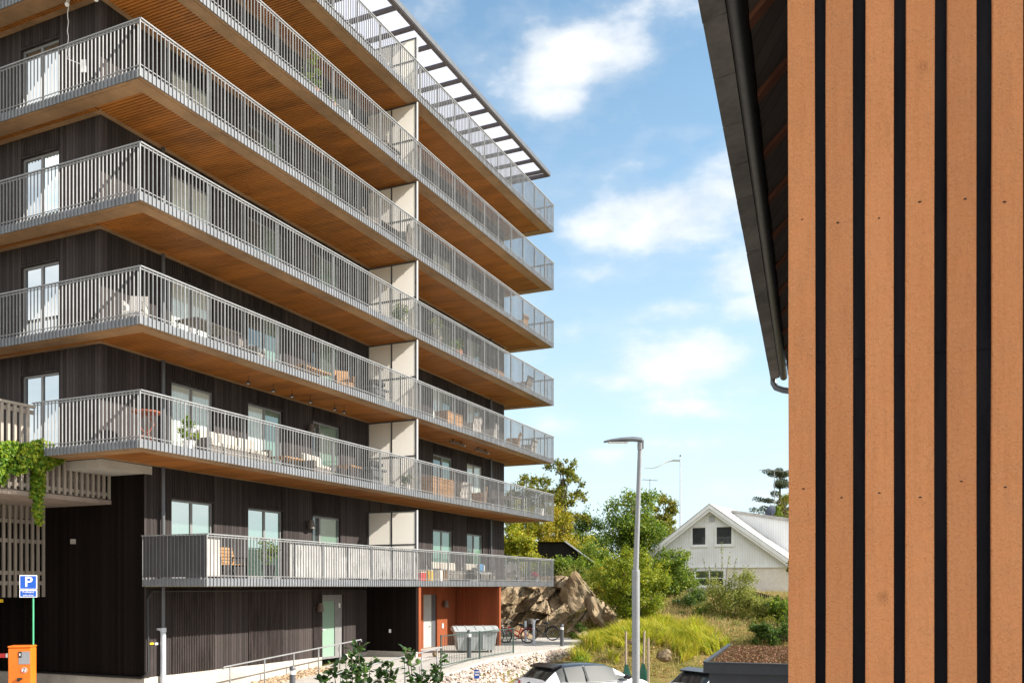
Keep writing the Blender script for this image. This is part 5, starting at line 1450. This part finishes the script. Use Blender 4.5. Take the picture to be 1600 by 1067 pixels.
# far wood to the right that the lower windows mirror
rg = random.Random(91); fm = MB()
for i in range(46):
    t = i/45; cx, cy = 58+t*14+rg.uniform(-5,5), 34+t*80+rg.uniform(-2,2); hh = rg.uniform(6.0,9.2)
    cl = [(Vector((cx+rg.gauss(0,1.2), cy+rg.gauss(0,1.2), ST+hh*rg.uniform(.15,.9))), rg.uniform(.9,1.7)) for _ in range(9)]
    foliage(fm, cl, 300, .6, rg)
fm.build('forest', M['lf_green'], None, False, 'stuff', fix=False)

# grass on the bank
rg = random.Random(19); gm = MB(); cv = MB()
def in_tri(px, py, poly):
    c = False; n = len(poly)
    for i in range(n):
        x0, y0 = poly[i]; x1, y1 = poly[(i+1) % n]
        if (y0 > py) != (y1 > py) and px < (x1-x0)*(py-y0)/(y1-y0)+x0: c = not c
    return c
grass_poly = [(893,1032),(905,1010),(935,998),(962,988),(990,978),(1030,968),(1085,985),(1135,1000),(1140,1012),(1118,1025),(1080,1030),(1052,1040),(1040,1012),(1020,1008),(1012,1025),(985,1030),(960,1038),(930,1046)]
def proj(P): return 800+P.x/P.y*F, HZ-P.z/P.y*F
cnt = 0; tries = 0
while cnt < 20000 and tries < 200000:
    tries += 1
    Y = rg.uniform(27.5, 46); X = rg.uniform(1.5, 12); z = ground_h(X, Y); u_, v_ = uv_of(X, Y)
    if -3.1 < v_ and u_ < 27.4: continue
    px, py = proj(Vector((X, Y, z)))
    if not in_tri(px, py, grass_poly): continue
    nz = mnoise.noise(Vector((X*1.1, Y*1.1, 3))) + .5*mnoise.noise(Vector((X*2.9, Y*2.9, 8)))
    if nz < -.22 or (py > 1012 and nz < .12): continue
    h = rg.uniform(.22,.55)*(1+.9*max(-.3,nz)); a = rg.random()*6.28; w = rg.uniform(.010,.020); dx, dy = math.cos(a)*w, math.sin(a)*w
    bx, by = rg.gauss(-.05+.22*math.sin(X*1.7+Y),.13), rg.gauss(0,.13)
    p = Vector((X,Y,z-.02)); q = p+Vector((bx*.4,by*.4,h*.6)); r_ = p+Vector((bx*1.6,by*1.6,h))
    gm.add([p-Vector((dx,dy,0)), p+Vector((dx,dy,0)), q+Vector((dx,dy,0))*.8, r_, q-Vector((dx,dy,0))*.8], [(0,1,2,4),(4,2,3)]); cnt += 1
gm.build('grass', M['grass'], None, False, 'stuff', fix=False)
cnt = 0
while cnt < 24000:
    Y = rg.uniform(27.2, 52); X = rg.uniform(1.5, 16); u_, v_ = uv_of(X, Y)
    if -3.2 < v_ and u_ < 27.6: continue
    z = ground_h(X, Y)
    if z < -3.4: continue
    leaf(cv, Vector((X,Y,z+rg.random()*.14)), rdir(rg,.7), rg.uniform(.05,.12), 1.6, rg); cnt += 1
dg = MB(); cnt = 0
while cnt < 15000:
    Y = rg.uniform(27.2, 56); X = rg.uniform(1.5, 17); u_, v_ = uv_of(X, Y)
    if -3.2 < v_ and u_ < 27.6: continue
    z = ground_h(X, Y)
    if z < -3.5 or mnoise.noise(Vector((X*.6, Y*.6, 12))) < -.15: continue
    h = rg.uniform(.15,.5); a = rg.random()*6.28; w = rg.uniform(.008,.016); dx, dy = math.cos(a)*w, math.sin(a)*w
    p = Vector((X,Y,z-.02)); q = p+Vector((rg.gauss(0,.16),rg.gauss(0,.16),h))
    dg.add([p-Vector((dx,dy,0)), p+Vector((dx,dy,0)), q], [(0,1,2)]); cnt += 1
dg.build('dry_grass', leafmat('dry_grass_blades', [(.2, (.14,.18,.03)), (.5, (.36,.29,.10)), (.85, (.50,.38,.18))], .35, .7), None, False, 'stuff', fix=False)
cv.build('ground_cover', M['cover'], None, False, 'stuff', fix=False)
for (px,py,Y,a,b,c,sd,lb) in ((1068,976,40,.9,.7,.30,61,'pale rounded rock showing in the grass right of the hornbeam'),(1040,1022,31,.35,.3,.28,62,'small pale rock in the grass right of the lamp post'),(986,1003,33.5,.25,.2,.18,63,'small stone in the grass left of the lamp post')):
    rock('grass_rock', lb, at(px,py,Y), (a,b,c), sd, 3)

# foreground shrub
def rhodo(px, tops, Y, lb, seed):
    rg = random.Random(seed); P = on_h(px, Y, ST); root = thing('magnolia_shrub', lb, 'shrub', P, 0, 'glossy shrubs in the foreground'); st = MB(); lf = MB()
    for (tx, ty) in tops:
        b = at(tx, ty, Y+rg.uniform(-.35,.35))-P; a = Vector((rg.uniform(-.1,.1),0,.0)); c = Vector((b.x*.45, b.y*.4, b.z*.55))
        pts = [a, c, a.lerp(b,.75)*.35+c.lerp(b,.6)*.65, b]; st.tube(pts, [.022,.016,.010,.004], 6)
        for i in range(34):
            t = rg.random()**.6; q = c.lerp(b, .25+.75*t); d = rdir(rg,.35); L_ = rg.uniform(.08,.15); tipd = (d + Vector((0,0,-.15))).normalized()
            base = q + d*.03; tip = base+tipd*L_; side = tipd.cross(Vector((0,0,1)))
            side = side.normalized() if side.length > .1 else Vector((1,0,0)); w = L_*.34; nn = side.cross(tipd).normalized()
            m1 = base.lerp(tip,.35); m2 = base.lerp(tip,.72)
            lf.add([base, m1+side*w-nn*.01, m2+side*w*.8-nn*.012, tip-nn*.02, m2-side*w*.8-nn*.012, m1-side*w-nn*.01, m1+nn*.006, m2+nn*.004], [(0,1,6),(6,1,2,7),(7,2,3),(0,6,5),(6,7,4,5),(7,3,4)])
    st.build('stem', M['bark'], root, True); lf.build('foliage', M['lf_glossy'], root, fix=False)
rhodo(555, [(562,1003),(556,1022),(540,1030),(520,1038),(580,1028),(598,1030),(612,1036),(505,1052),(570,1050),(535,1058),(596,1056),(550,1012),(500,1062),(615,1058)], 12.5, 'glossy dark green shrub at the bottom edge left of the green fence', 3)
rhodo(668, [(690,1022),(682,1034),(672,1044),(660,1055),(650,1062),(640,1020),(634,1012),(684,1056),(655,1040)], 12.8, 'sparser glossy shrub at the bottom edge just below the green fence', 5)

# ------------------------------------------------------------------ balcony furniture
def FL(k): return LV[k]+.222
def put(k, u, v): return bl(u, v, FL(k))
GF = 'furniture on the balconies'
def chair(k, u, v, rz, lb, mat='wicker', cush='offwhite', w=.62):
    root = thing('balcony_chair', lb, 'chair', put(k,u,v), BR+rz, GF)
    m = MB(); m.rbox(-w/2,w/2,-w/2,w/2,.22,.38,.03); m.build('seat', M[mat], root)
    m = MB(); m.add([(-w/2,w/2-.10,.38),(w/2,w/2-.10,.38),(w/2,w/2-.02,.38),(-w/2,w/2-.02,.38),(-w/2+.03,w/2+.02,.90),(w/2-.03,w/2+.02,.90),(w/2-.03,w/2+.09,.90),(-w/2+.03,w/2+.09,.90)], [(3,2,1,0),(4,5,6,7),(0,1,5,4),(1,2,6,5),(2,3,7,6),(3,0,4,7)]); m.build('backrest', M[mat], root)
    for sx in (-1,1):
        m = MB(); x = sx*(w/2-.03); m.rbox(x-.035,x+.035,-w/2,w/2-.04,.39,.62,.02); m.build('armrest', M[mat], root)
        for sy in (-1,1):
            m = MB(); m.bar((sx*(w/2-.05),sy*(w/2-.05),0),(sx*(w/2-.05),sy*(w/2-.05),.219), .04, .04); m.build('leg', M['black'], root)
    if cush:
        m = MB(); m.rbox(-w/2+.07,w/2-.07,-w/2+.02,w/2-.12,.383,.47,.03); m.build('cushion', M[cush], root)
def sofa(k, u, v, rz, L_, lb, mat='wicker', cush='offwhite'):
    root = thing('balcony_sofa', lb, 'sofa', put(k,u,v), BR+rz, GF)
    m = MB(); m.rbox(-L_/2,L_/2,-.4,.4,.10,.30,.03); m.build('base', M[mat], root)
    m = MB(); m.rbox(-L_/2,L_/2,.28,.4,.305,.66,.03); m.build('backrest', M[mat], root)
    for sx in (-1,1):
        m = MB(); x = sx*(L_/2-.06); m.rbox(x-.06,x+.06,-.4,.275,.305,.54,.03); m.build('armrest', M[mat], root)
    n = max(2, int(L_/.75)); wv = (L_-.26)/n
    for i in range(n):
        a = -L_/2+.13+i*wv
        m = MB(); m.rbox(a+.01,a+wv-.01,-.38,.26,.305,.45,.04); m.build('seat_cushion', M[cush], root)
        m = MB(); m.rbox(a+.02,a+wv-.02,.10,.27,.455,.82,.05); m.build('back_cushion', M[cush], root)
def table(k, u, v, rz, sx, sy, h, lb, mat='wood', legm='black'):
    root = thing('balcony_table', lb, 'table', put(k,u,v), BR+rz, GF)
    m = MB(); n = max(4, int(sy/.11))
    for i in range(n): m.box(-sx/2,sx/2,-sy/2+i*sy/n+.005,-sy/2+(i+1)*sy/n-.005,h-.035,h)
    m.build('tabletop', M[mat], root)
    for a in (-1,1):
        for b in (-1,1):
            m = MB(); m.bar((a*(sx/2-.06),b*(sy/2-.06),0),(a*(sx/2-.05),b*(sy/2-.05),h-.036), .045, .045); m.build('leg', M[legm], root)
def potted(k, u, v, h, r, lb, mat='lf_green', pot='terracotta', n=420, leafs=.075, pr=.16, ph=.3, seed=1):
    root = thing('potted_plant', lb, 'plant', put(k,u,v), 0, 'potted plants on the balconies'); rg = random.Random(seed)
    m = MB(); m.lathe([(pr*.72,0),(pr,ph),(pr*.9,ph-.004),(pr*.85,ph-.05),(.01,ph-.05)], n=16); o = m.build('pot', M[pot], root); smooth_by_angle(o)
    cl = [(Vector((rg.uniform(-1,1)*r*.6, rg.uniform(-1,1)*r*.6, ph+.1+rg.random()*(h-ph-.15))), r*rg.uniform(.3,.55)) for _ in range(9)]
    m = MB(); foliage(m, cl, n, leafs, rg, 1.7); m.build('foliage', M[mat], root, fix=False)
    t = MB()
    for c, _ in cl[:6]: t.tube([(0,0,ph-.06),(c.x*.5,c.y*.5,(ph+c.z)/2),c], .008, 5)
    t.build('stem', M['bark'], root)
def grill(k, u, v, lb):
    root = thing('covered_grill', lb, 'grill', put(k,u,v), BR, GF)
    m = MB(); m.rbox(-.55,.55,-.25,.25,.72,.80,.02); m.build('shelf', M['steel_dark'], root)
    m = MB(); m.rbox(-.32,.32,-.26,.26,.805,1.08,.10); m.build('hood', M['black'], root)
    m = MB(); m.rbox(-.3,.3,-.22,.22,.08,.715,.02); m.build('cabinet', M['steel_dark'], root)
    for sx in (-1,1):
        m = MB(); m.tube([(sx*.34,-.1,.07),(sx*.38,-.1,.07)], .07, 12); m.build('wheel', M['tyre'], root)
# level 1
def bench():
    root = thing('garden_bench', 'slatted wooden bench on the lowest balcony beside the big windows', 'bench', put(1,4.75,1.7), BR, GF)
    for i in range(5):
        m = MB(); m.box(-.65,.65,-.30+i*.11,-.30+i*.11+.085,.42,.45); m.build('seat_slat', M['wood'], root)
    m = MB()
    for i in range(5): m.bar((-.65,.24+i*.03,.52+i*.10),(.65,.24+i*.03,.52+i*.10), .025, .08)
    m.build('backrest', M['wood'], root)
    for sx in (-1,1):
        m = MB(); x = sx*.58; m.bar((x,-.28,0),(x,-.28,.62), .05, .05); m.bar((x,.22,0),(x,.38,1.0), .05, .05); m.bar((x,-.32,.63),(x,.30,.65), .06, .035); m.bar((x,-.28,.40),(x,.24,.40), .04, .04); m.build('side_frame', M['black'], root)
bench()
potted(1, 5.45, .7, 1.15, .42, 'leafy plant in a black pot right of the wooden bench', 'lf_green', 'blackpot', 380, .09, .2, .42, 3)
M['cloth_grey'] = plain('grey_cloth', (.30,.295,.29), .9, .18, 2, .3, 25)
def cloth_panel(nm, lb, pts, z0, z1, mat, wob, par_loc):
    root_loc = bl(*pts[0], z0); m = MB(); rg = random.Random(len(lb)); n = 130; rows = 7; vs = []; tot = len(pts)-1
    for j in range(rows+1):
        for i in range(n+1):
            t = i/n*tot; k = min(int(t), tot-1); f = t-k
            u_ = pts[k][0]+(pts[k+1][0]-pts[k][0])*f; v_ = pts[k][1]+(pts[k+1][1]-pts[k][1])*f
            z = z0+(z1-z0)*j/rows
            off = .012*math.sin((pts[0][1]+v_)*2*math.pi/.13) if mat == 'dark_cloth' else wob*(math.sin(i*1.9+math.sin(i*.37)*3+j*.25)*.5+mnoise.noise(Vector((i*.21,j*.5,1)))*.9)
            if tot == 1 and abs(pts[0][1]-pts[1][1]) < .1: v_ += off
            else: u_ += off
            vs.append(bl(u_, v_, z)-root_loc)
    th = len(vs); nrm = V if abs(pts[0][1]-pts[1][1]) < .1 else U
    vs2 = [v+nrm*.004 for v in vs]; fs = []
    for j in range(rows):
        for i in range(n):
            a = j*(n+1)+i; fs.append((a,a+1,a+n+2,a+n+1)); fs.append((th+a+n+1,th+a+n+2,th+a+1,th+a))
    m.add(vs+vs2, fs); o = m.build(nm, M[mat], None, True, fix=False); o.location = root_loc; tag(o, lb, 'fabric screen'); return o
cloth_panel('balcony_cloth', 'dark cloth tied over the end railing of the lowest balcony', [(2.15,-.03),(2.15,2.25)], .25, 1.36, 'dark_cloth', .006, None)
cloth_panel('balcony_cloth', 'rippled pale cloth tied inside the front railing of the lowest balcony', [(5.65,.05),(13.0,.05)], .27, 1.32, 'cloth_grey', .02, None)
cloth_panel('balcony_cloth', 'short white cloth at the corner of the lowest balcony railing', [(2.26,.06),(2.72,.06)], .27, 1.33, 'cloth', .004, None)
sofa(1, 18.0, 1.5, 0, 2.4, 'grey corner sofa with pale cushions on the lowest balcony, below the left window', 'wicker')
sofa(1, 21.0, 1.5, 0, 2.2, 'grey sofa with pale cushions on the lowest balcony, below the right window', 'wicker')
table(1, 19.6, .7, 0, 1.2, .6, .38, 'low grey table in front of the sofas on the lowest balcony', 'bin')
m = MB(); m.rbox(-.25,.25,-.08,.08,0,.36,.06); o = m.build('blue_pillow', plain('blue_fabric', (.06,.19,.36), .85), None); o.location = bl(20.9,1.32,FL(1)+.46); o.rotation_euler = (0,0,BR); tag(o, 'blue pillow lying on the grey sofa of the lowest balcony', 'pillow')
chair(1, 23.6, 1.0, R(-70), 'pale armchair on the lowest balcony near the building end', 'cloth')
potted(1, 26.0, .7, .55, .22, 'pink flowering plant at the far end of the lowest balcony', 'lf_pink', 'greypot', 260, .07, .14, .25, 8)
for i, (u_, c, lb, sz) in enumerate(((14.0,'red','red toy bucket on the lowest balcony',.16),(14.5,'yellow','yellow toy box on the lowest balcony',.2),(15.3,'white','white basket on the lowest balcony beside the toys',.22),(15.9,'wood','small wooden crate on the lowest balcony beside the white basket',.22))):
    root = thing('toy_container', lb, 'container', put(1,u_,.5), BR+R(i*9))
    m = MB(); m.prism([(-sz,0),(sz,0),(sz*1.15,sz*2),(-sz*1.15,sz*2)], -sz, sz, 'y'); m.build('body', M[c], root)
    m = MB(); m.box(-sz*1.22,sz*1.22,-sz*1.08,sz*1.08,sz*2.003,sz*2.2); m.build('rim', M['white' if c != 'white' else 'bin'], root)
# level 2
def bistro():
    root = thing('bistro_table', 'round rust-red iron table at the corner of the second balcony', 'table', put(2,1.35,1.25), BR, GF)
    m = MB(); m.lathe([(.36,.95),(.37,.97),(.36,.99)], n=24); m.build('tabletop', M['iron_red'], root)
    for i in range(3):
        a = i*2.094; m = MB(); c, s = math.cos(a), math.sin(a)
        m.tube([(c*.05,s*.05,.95),(c*.24,s*.24,.7),(c*.06,s*.06,.45),(c*.3,s*.3,0)], .016, 6); m.build('leg', M['iron_red'], root)
bistro()
potted(2, 2.1, .55, 1.05, .26, 'leafy plant in a white pot by the corner downpipe on the second balcony', 'lf_bright', 'white', 420, .08, .17, .3, 12)
sofa(2, 4.2, 1.0, 0, 2.6, 'beige lounge sofa at the left end of the second balcony', 'wicker')
table(2, 6.6, .9, 0, 1.0, .6, .45, 'small teak table beside the beige lounge sofa')
sofa(2, 8.4, 1.2, R(8), 1.5, 'short pale lounge on the second balcony in front of the middle windows', 'wicker')
table(2, 9.6, .7, R(5), .8, .6, .55, 'teak side table near the balcony door on the second balcony')
grill(2, 12.0, 1.3, 'black barbecue beside the white screen on the second balcony')
potted(2, 12.9, .45, .62, .24, 'dark leafy plant in a beige pot at the screen of the second balcony', 'lf_dark', 'cloth', 320, .075, .18, .26, 14)
def slat_box(k, u, v, L_, h, lb):
    root = thing('storage_box', lb, 'box', put(k,u,v), BR, GF)
    m = MB(); n = 5
    for i in range(n): m.box(-L_/2,L_/2,-.3,.3,.02+i*(h-.06)/n,.02+(i+1)*(h-.06)/n-.012)
    m.build('body', M['wood'], root); m = MB(); m.rbox(-L_/2-.03,L_/2+.03,-.33,.33,h-.055,h,.015); m.build('lid', M['wood'], root)
slat_box(2, 15.6, .6, 1.9, .78, 'brown wooden storage box behind the second balcony railing')
chair(2, 18.2, .9, R(160), 'white cushioned armchair on the second balcony right of the storage box', 'cloth'); chair(2, 19.9, .9, R(200), 'white cushioned armchair on the second balcony, nearer the building end', 'wood')
table(2, 23.0, .8, 0, 1.4, .8, .72, 'dining table with a pale top at the far end of the second balcony', 'cloth')
chair(2, 22.0, 1.5, R(10), 'dark wicker chair at the far dining table of the second balcony', 'wicker', None)
potted(2, 26.1, .5, .45, .12, 'tall white planter at the very end of the second balcony', 'lf_dark', 'white', 60, .05, .24, .42, 15)
# level 3
chair(3, .75, 1.0, R(-60), 'light folding chair at the corner of the third balcony', 'cloth', None, .5)
table(3, 3.3, 1.0, 0, 1.7, .8, .72, 'long dark table at the left end of the third balcony', 'wicker')
chair(3, 5.3, 1.2, R(20), 'grey wicker chair beside the long dark table of the third balcony'); 
table(3, 7.6, .8, 0, 1.5, .6, .45, 'low teak table in the middle of the third balcony'); chair(3, 9.4, .8, R(-40), 'teak slatted chair right of the low table of the third balcony', 'wood', None)
grill(3, 12.0, 1.2, 'black barbecue beside the white screen on the third balcony')
slat_box(3, 16.9, .8, 1.3, .7, 'wooden chest on the third balcony right of the white screen')
chair(3, 19.0, .8, R(170), 'pale armchair left of centre on the far half of the third balcony', 'cloth'); chair(3, 20.8, .8, R(190), 'second pale armchair on the far half of the third balcony', 'cloth')
chair(3, 23.4, .8, R(200), 'round rattan chair on the third balcony past the downpipe', 'wood'); chair(3, 25.5, .9, R(180), 'pale rattan tub at the far end of the third balcony', 'cloth')
# level 4
potted(4, 12.6, .45, .9, .4, 'dark green bushy plant beside the white screen on the fourth balcony', 'lf_green', 'greypot', 620, .09, .2, .3, 16)
potted(4, 15.2, .5, 1.25, .35, 'tall orange-green plant in a basket right of the white screen, fourth balcony', 'lf_olive', 'wicker', 420, .08, .3, .45, 17)
potted(4, 16.9, .4, .72, .32, 'bright yellow-green plant behind the railing of the fourth balcony', 'lf_bright', 'terracotta', 420, .09, .25, .3, 18)
slat_box(4, 21.5, .9, .9, .5, 'small wooden box on the fourth balcony near the building end'); chair(4, 24.7, .8, R(180), 'wicker chair at the far end of the fourth balcony', 'wicker')
# level 5, 6
table(5, 12.0, .9, 0, 1.4, .8, .72, 'dark table beside the white screen on the fifth balcony', 'wicker'); chair(5, 11.0, .8, R(60), 'dark chair left of the dark table on the fifth balcony', 'wicker', None); chair(5, 12.6, .5, R(200), 'dark chair in front of the dark table on the fifth balcony', 'wicker', None)
chair(5, 24.4, .9, R(180), 'pale wooden chair at the far end of the fifth balcony', 'wood')
potted(6, 7.4, .55, 1.6, .35, 'small olive tree in a terracotta pot on the sixth balcony', 'lf_bright', 'terracotta', 520, .07, .22, .38, 19)
potted(6, 8.3, .5, .6, .2, 'low plant in a terracotta pot right of the olive tree on the sixth balcony', 'lf_green', 'terracotta', 200, .06, .17, .4, 20)
chair(6, 9.3, .7, R(110), 'folding grey chair right of the olive tree on the sixth balcony', 'bin', None, .5)
table(6, 12.0, .9, 0, 1.4, .8, .72, 'dark table beside the white screen on the sixth balcony', 'wicker'); chair(6, 11.2, .6, R(40), 'dark chair at the dark table on the sixth balcony', 'wicker', None)
# six pendant lamps below the third slab
def pendant(P, lb):
    root = thing('pendant_lamp', lb, 'lamp', P, 0, 'small pendant lamps under the third balcony')
    m = MB(); m.tube([(0,0,0),(0,0,-.16)], .008, 5); m.build('cord', M['black'], root)
    m = MB(); m.lathe([(.02,-.14),(.03,-.17),(.10,-.24),(.098,-.245),(.02,-.18)], n=14); m.build('lamp_shade', M['lampm'], root)
    m = MB(); m.lathe([(.005,-.255),(.035,-.24),(.03,-.2)], n=10); m.build('bulb', M['sign_white'], root)
us6 = (5.2, 6.35, 7.25, 8.2, 9.55, 10.1)
ords = ('leftmost', 'second from the left', 'third from the left', 'fourth from the left', 'fifth from the left', 'rightmost')
for u_, od in zip(us6, ords): pendant(bl(u_, 1.25, LV[3]+.01), 'small cone pendant under the third balcony, %s of six' % od)
for u_, lb in ((18.2, 'slim infrared heater under the third balcony, left of two'), (20.6, 'slim infrared heater under the third balcony, right of two')):
    root = thing('heater', lb, 'heater', bl(u_, 1.1, LV[3]), BR, 'infrared heaters under the third balcony')
    m = MB(); m.rbox(-.65,.65,-.05,.05,-.16,-.08,.02); m.build('body', M['lampm'], root)
    m = MB(); m.box(-.4,-.36,-.02,.02,-.08,.012); m.box(.36,.40,-.02,.02,-.08,.012); m.build('bracket', M['black'], root)
    m = MB(); m.box(.652,.70,-.05,.05,-.16,-.08); m.build('end_cap', M['sign_white'], root)
# two spot lamps and a hanging cable at the upper left corner
for (u_, v_, lb) in ((.45, 3.05, 'white spot lamp under the top left balcony, left of two'), (.62, 2.2, 'white spot lamp under the top left balcony, at the wall corner')):
    root = thing('spot_lamp', lb, 'lamp', bl(u_, v_, LV[6]), BR, 'spot lamps at the upper left corner')
    m = MB(); m.box(-.03,.03,-.03,.03,-.06,.01); m.build('base', M['white'], root)
    m = MB(); m.tube([(0,0,-.07),(-.08,-.06,-.20)], [.035,.055], 10); m.build('lamp_shade', M['white'], root)
m = MB(); P0 = bl(.45, 3.05, LV[6]-.1)
pts = [Vector((.015*math.sin(i*1.9), 0, -i*.12)) for i in range(13)]; m.tube(pts, .010, 5); m.tube([pts[-1], pts[-1]+Vector((.3,.05,-.1))], .012, 5)
o = m.build('hanging_cable', M['white'], None, True); o.location = P0; tag(o, 'white cable hanging from the spot lamp at the upper left corner', 'cable')
m = MB(); m.box(-.07,.07,-.015,.015,-.16,.16); m.box(-.04,.04,.016,.02,-.1,.1); o = m.build('cable_switch', M['white'], None); o.location = P0+pts[-1]+Vector((.38,.06,-.15)); tag(o, 'white switch plate at the end of the hanging cable', 'switch')

# ------------------------------------------------------------------ light and sky
SUN_EL = R(31); SUN_DIR = Vector((.995, -.10, 0)).normalized()
sd = SUN_DIR*math.cos(SUN_EL) + Vector((0,0,math.sin(SUN_EL)))
sun = bpy.data.lights.new('sun', 'SUN'); sun.energy = 4.5; sun.angle = R(.5); sun.color = (1.0, .93, .83)
suno = bpy.data.objects.new('sun', sun); COL.objects.link(suno); suno.rotation_euler = (-sd).to_track_quat('-Z', 'Y').to_euler(); suno.location = (30, -5, 40)

world = bpy.data.worlds.new('World'); SC.world = world; world.use_nodes = True
nt = world.node_tree; nt.nodes.clear()
class WN(NT):
    def __init__(self): self.t = nt
w = WN(); outw = w.n('ShaderNodeOutputWorld'); bg = w.n('ShaderNodeBackground'); w.l(bg.outputs[0], outw.inputs[0])
sky = w.n('ShaderNodeTexSky'); sky.sky_type = 'NISHITA'; sky.sun_disc = False; sky.sun_elevation = SUN_EL
sky.sun_rotation = math.atan2(SUN_DIR.x, SUN_DIR.y); sky.altitude = 20; sky.air_density = 1.0; sky.dust_density = .6; sky.ozone_density = 2.0
bg.inputs[1].default_value = .115
CV = 5.6; TINT = (.80, 1.0, .95)
tc = w.n('ShaderNodeTexCoord'); sp = w.n('ShaderNodeSeparateXYZ'); w.l(tc.outputs['Generated'], sp.inputs[0])
az = w.math('ARCTAN2', sp.outputs[0], sp.outputs[1]); el = w.math('ARCSINE', sp.outputs[2])
def blob(px, py, sx, sy, amp):
    r = (px-800)/F; a = math.atan(r); e = math.atan((HZ-py)/F*math.cos(a))
    da = w.math('DIVIDE', w.math('SUBTRACT', az, a), sx/F); de = w.math('DIVIDE', w.math('SUBTRACT', el, e), sy/F)
    q = w.math('ADD', w.math('MULTIPLY', da, da), w.math('MULTIPLY', de, de))
    return w.math('MULTIPLY', w.math('POWER', 2.718, w.math('MULTIPLY', q, -1)), amp)
blobs = [(900,85,130,45,1.0),(760,70,90,55,.55),(870,160,70,25,.75),(1050,330,130,50,1.1),(960,350,80,30,.8),(1130,300,70,50,.8),(1060,565,130,38,.9),(960,590,90,25,.6),(1180,600,60,20,.6),
         (1085,205,45,14,.55),(1050,485,80,18,.45),(1180,480,50,30,.6),(940,710,40,16,.6),(1000,10,120,25,.4),(1150,430,70,35,.7),(870,670,70,14,.4),(1010,260,60,16,.5),(880,520,50,16,.45),(1080,640,90,16,.5),(930,430,60,20,.4),(1120,690,90,16,.4),(960,760,60,14,.35),(700,20,70,30,.5),(-300,250,500,200,.5),(2200,300,500,160,.6)]
acc = None
for b in blobs:
    x = blob(*b); acc = x if acc is None else w.math('MAXIMUM', acc, x)
# unseen cloud banks added beside and behind the viewer for fill light
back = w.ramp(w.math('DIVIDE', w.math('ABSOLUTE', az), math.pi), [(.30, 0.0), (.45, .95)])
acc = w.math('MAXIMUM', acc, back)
cb = w.n('ShaderNodeCombineXYZ'); w.l(az, cb.inputs[0]); w.l(w.math('MULTIPLY', el, 1.9), cb.inputs[1])
n1 = w.noise(cb.outputs[0], 8, 9, .55); n2 = w.noise(cb.outputs[0], 24, 6, .6)
dens = w.math('ADD', w.math('MULTIPLY', acc, .55), w.math('MULTIPLY', w.math('SUBTRACT', n1, .5), 1.25))
dens = w.math('ADD', dens, w.math('MULTIPLY', w.math('SUBTRACT', n2, .5), .25))
mask = w.ramp(dens, [(.0, 0.0), (.17, .14), (.36, .58), (.66, .92)])
shade = w.ramp(w.math('ADD', n1, w.math('MULTIPLY', acc, .15)), [(.33, (CV*.58,CV*.61,CV*.645)), (.52, (CV*.70,CV*.715,CV*.725)), (.74, (CV*.88,CV*.876,CV*.87))])
shade = w.mix(back, shade, w.mix(1.0, shade, (1.50,1.48,1.46), 'MULTIPLY'))  # added unseen banks brightened for more fill
tint = w.mix(1.0, sky.outputs[0], TINT, 'MULTIPLY')
veil = w.ramp(w.math('DIVIDE', el, 1.5708), [(0.0, .90), (.06, .78), (.15, .48), (.26, .20), (.38, .07), (.6, .03)])
tint = w.mix(veil, tint, (CV*.64, CV*.745, CV*.81))
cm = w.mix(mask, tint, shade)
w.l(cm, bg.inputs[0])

SC.view_settings.view_transform = 'Standard'; SC.view_settings.look = 'None'; SC.view_settings.exposure = 1.15; SC.view_settings.gamma = 1
SC.render.engine = 'CYCLES'
SC.cycles.max_bounces = 8; SC.cycles.diffuse_bounces = 4; SC.cycles.transparent_max_bounces = 8
SC.cycles.use_denoising = True
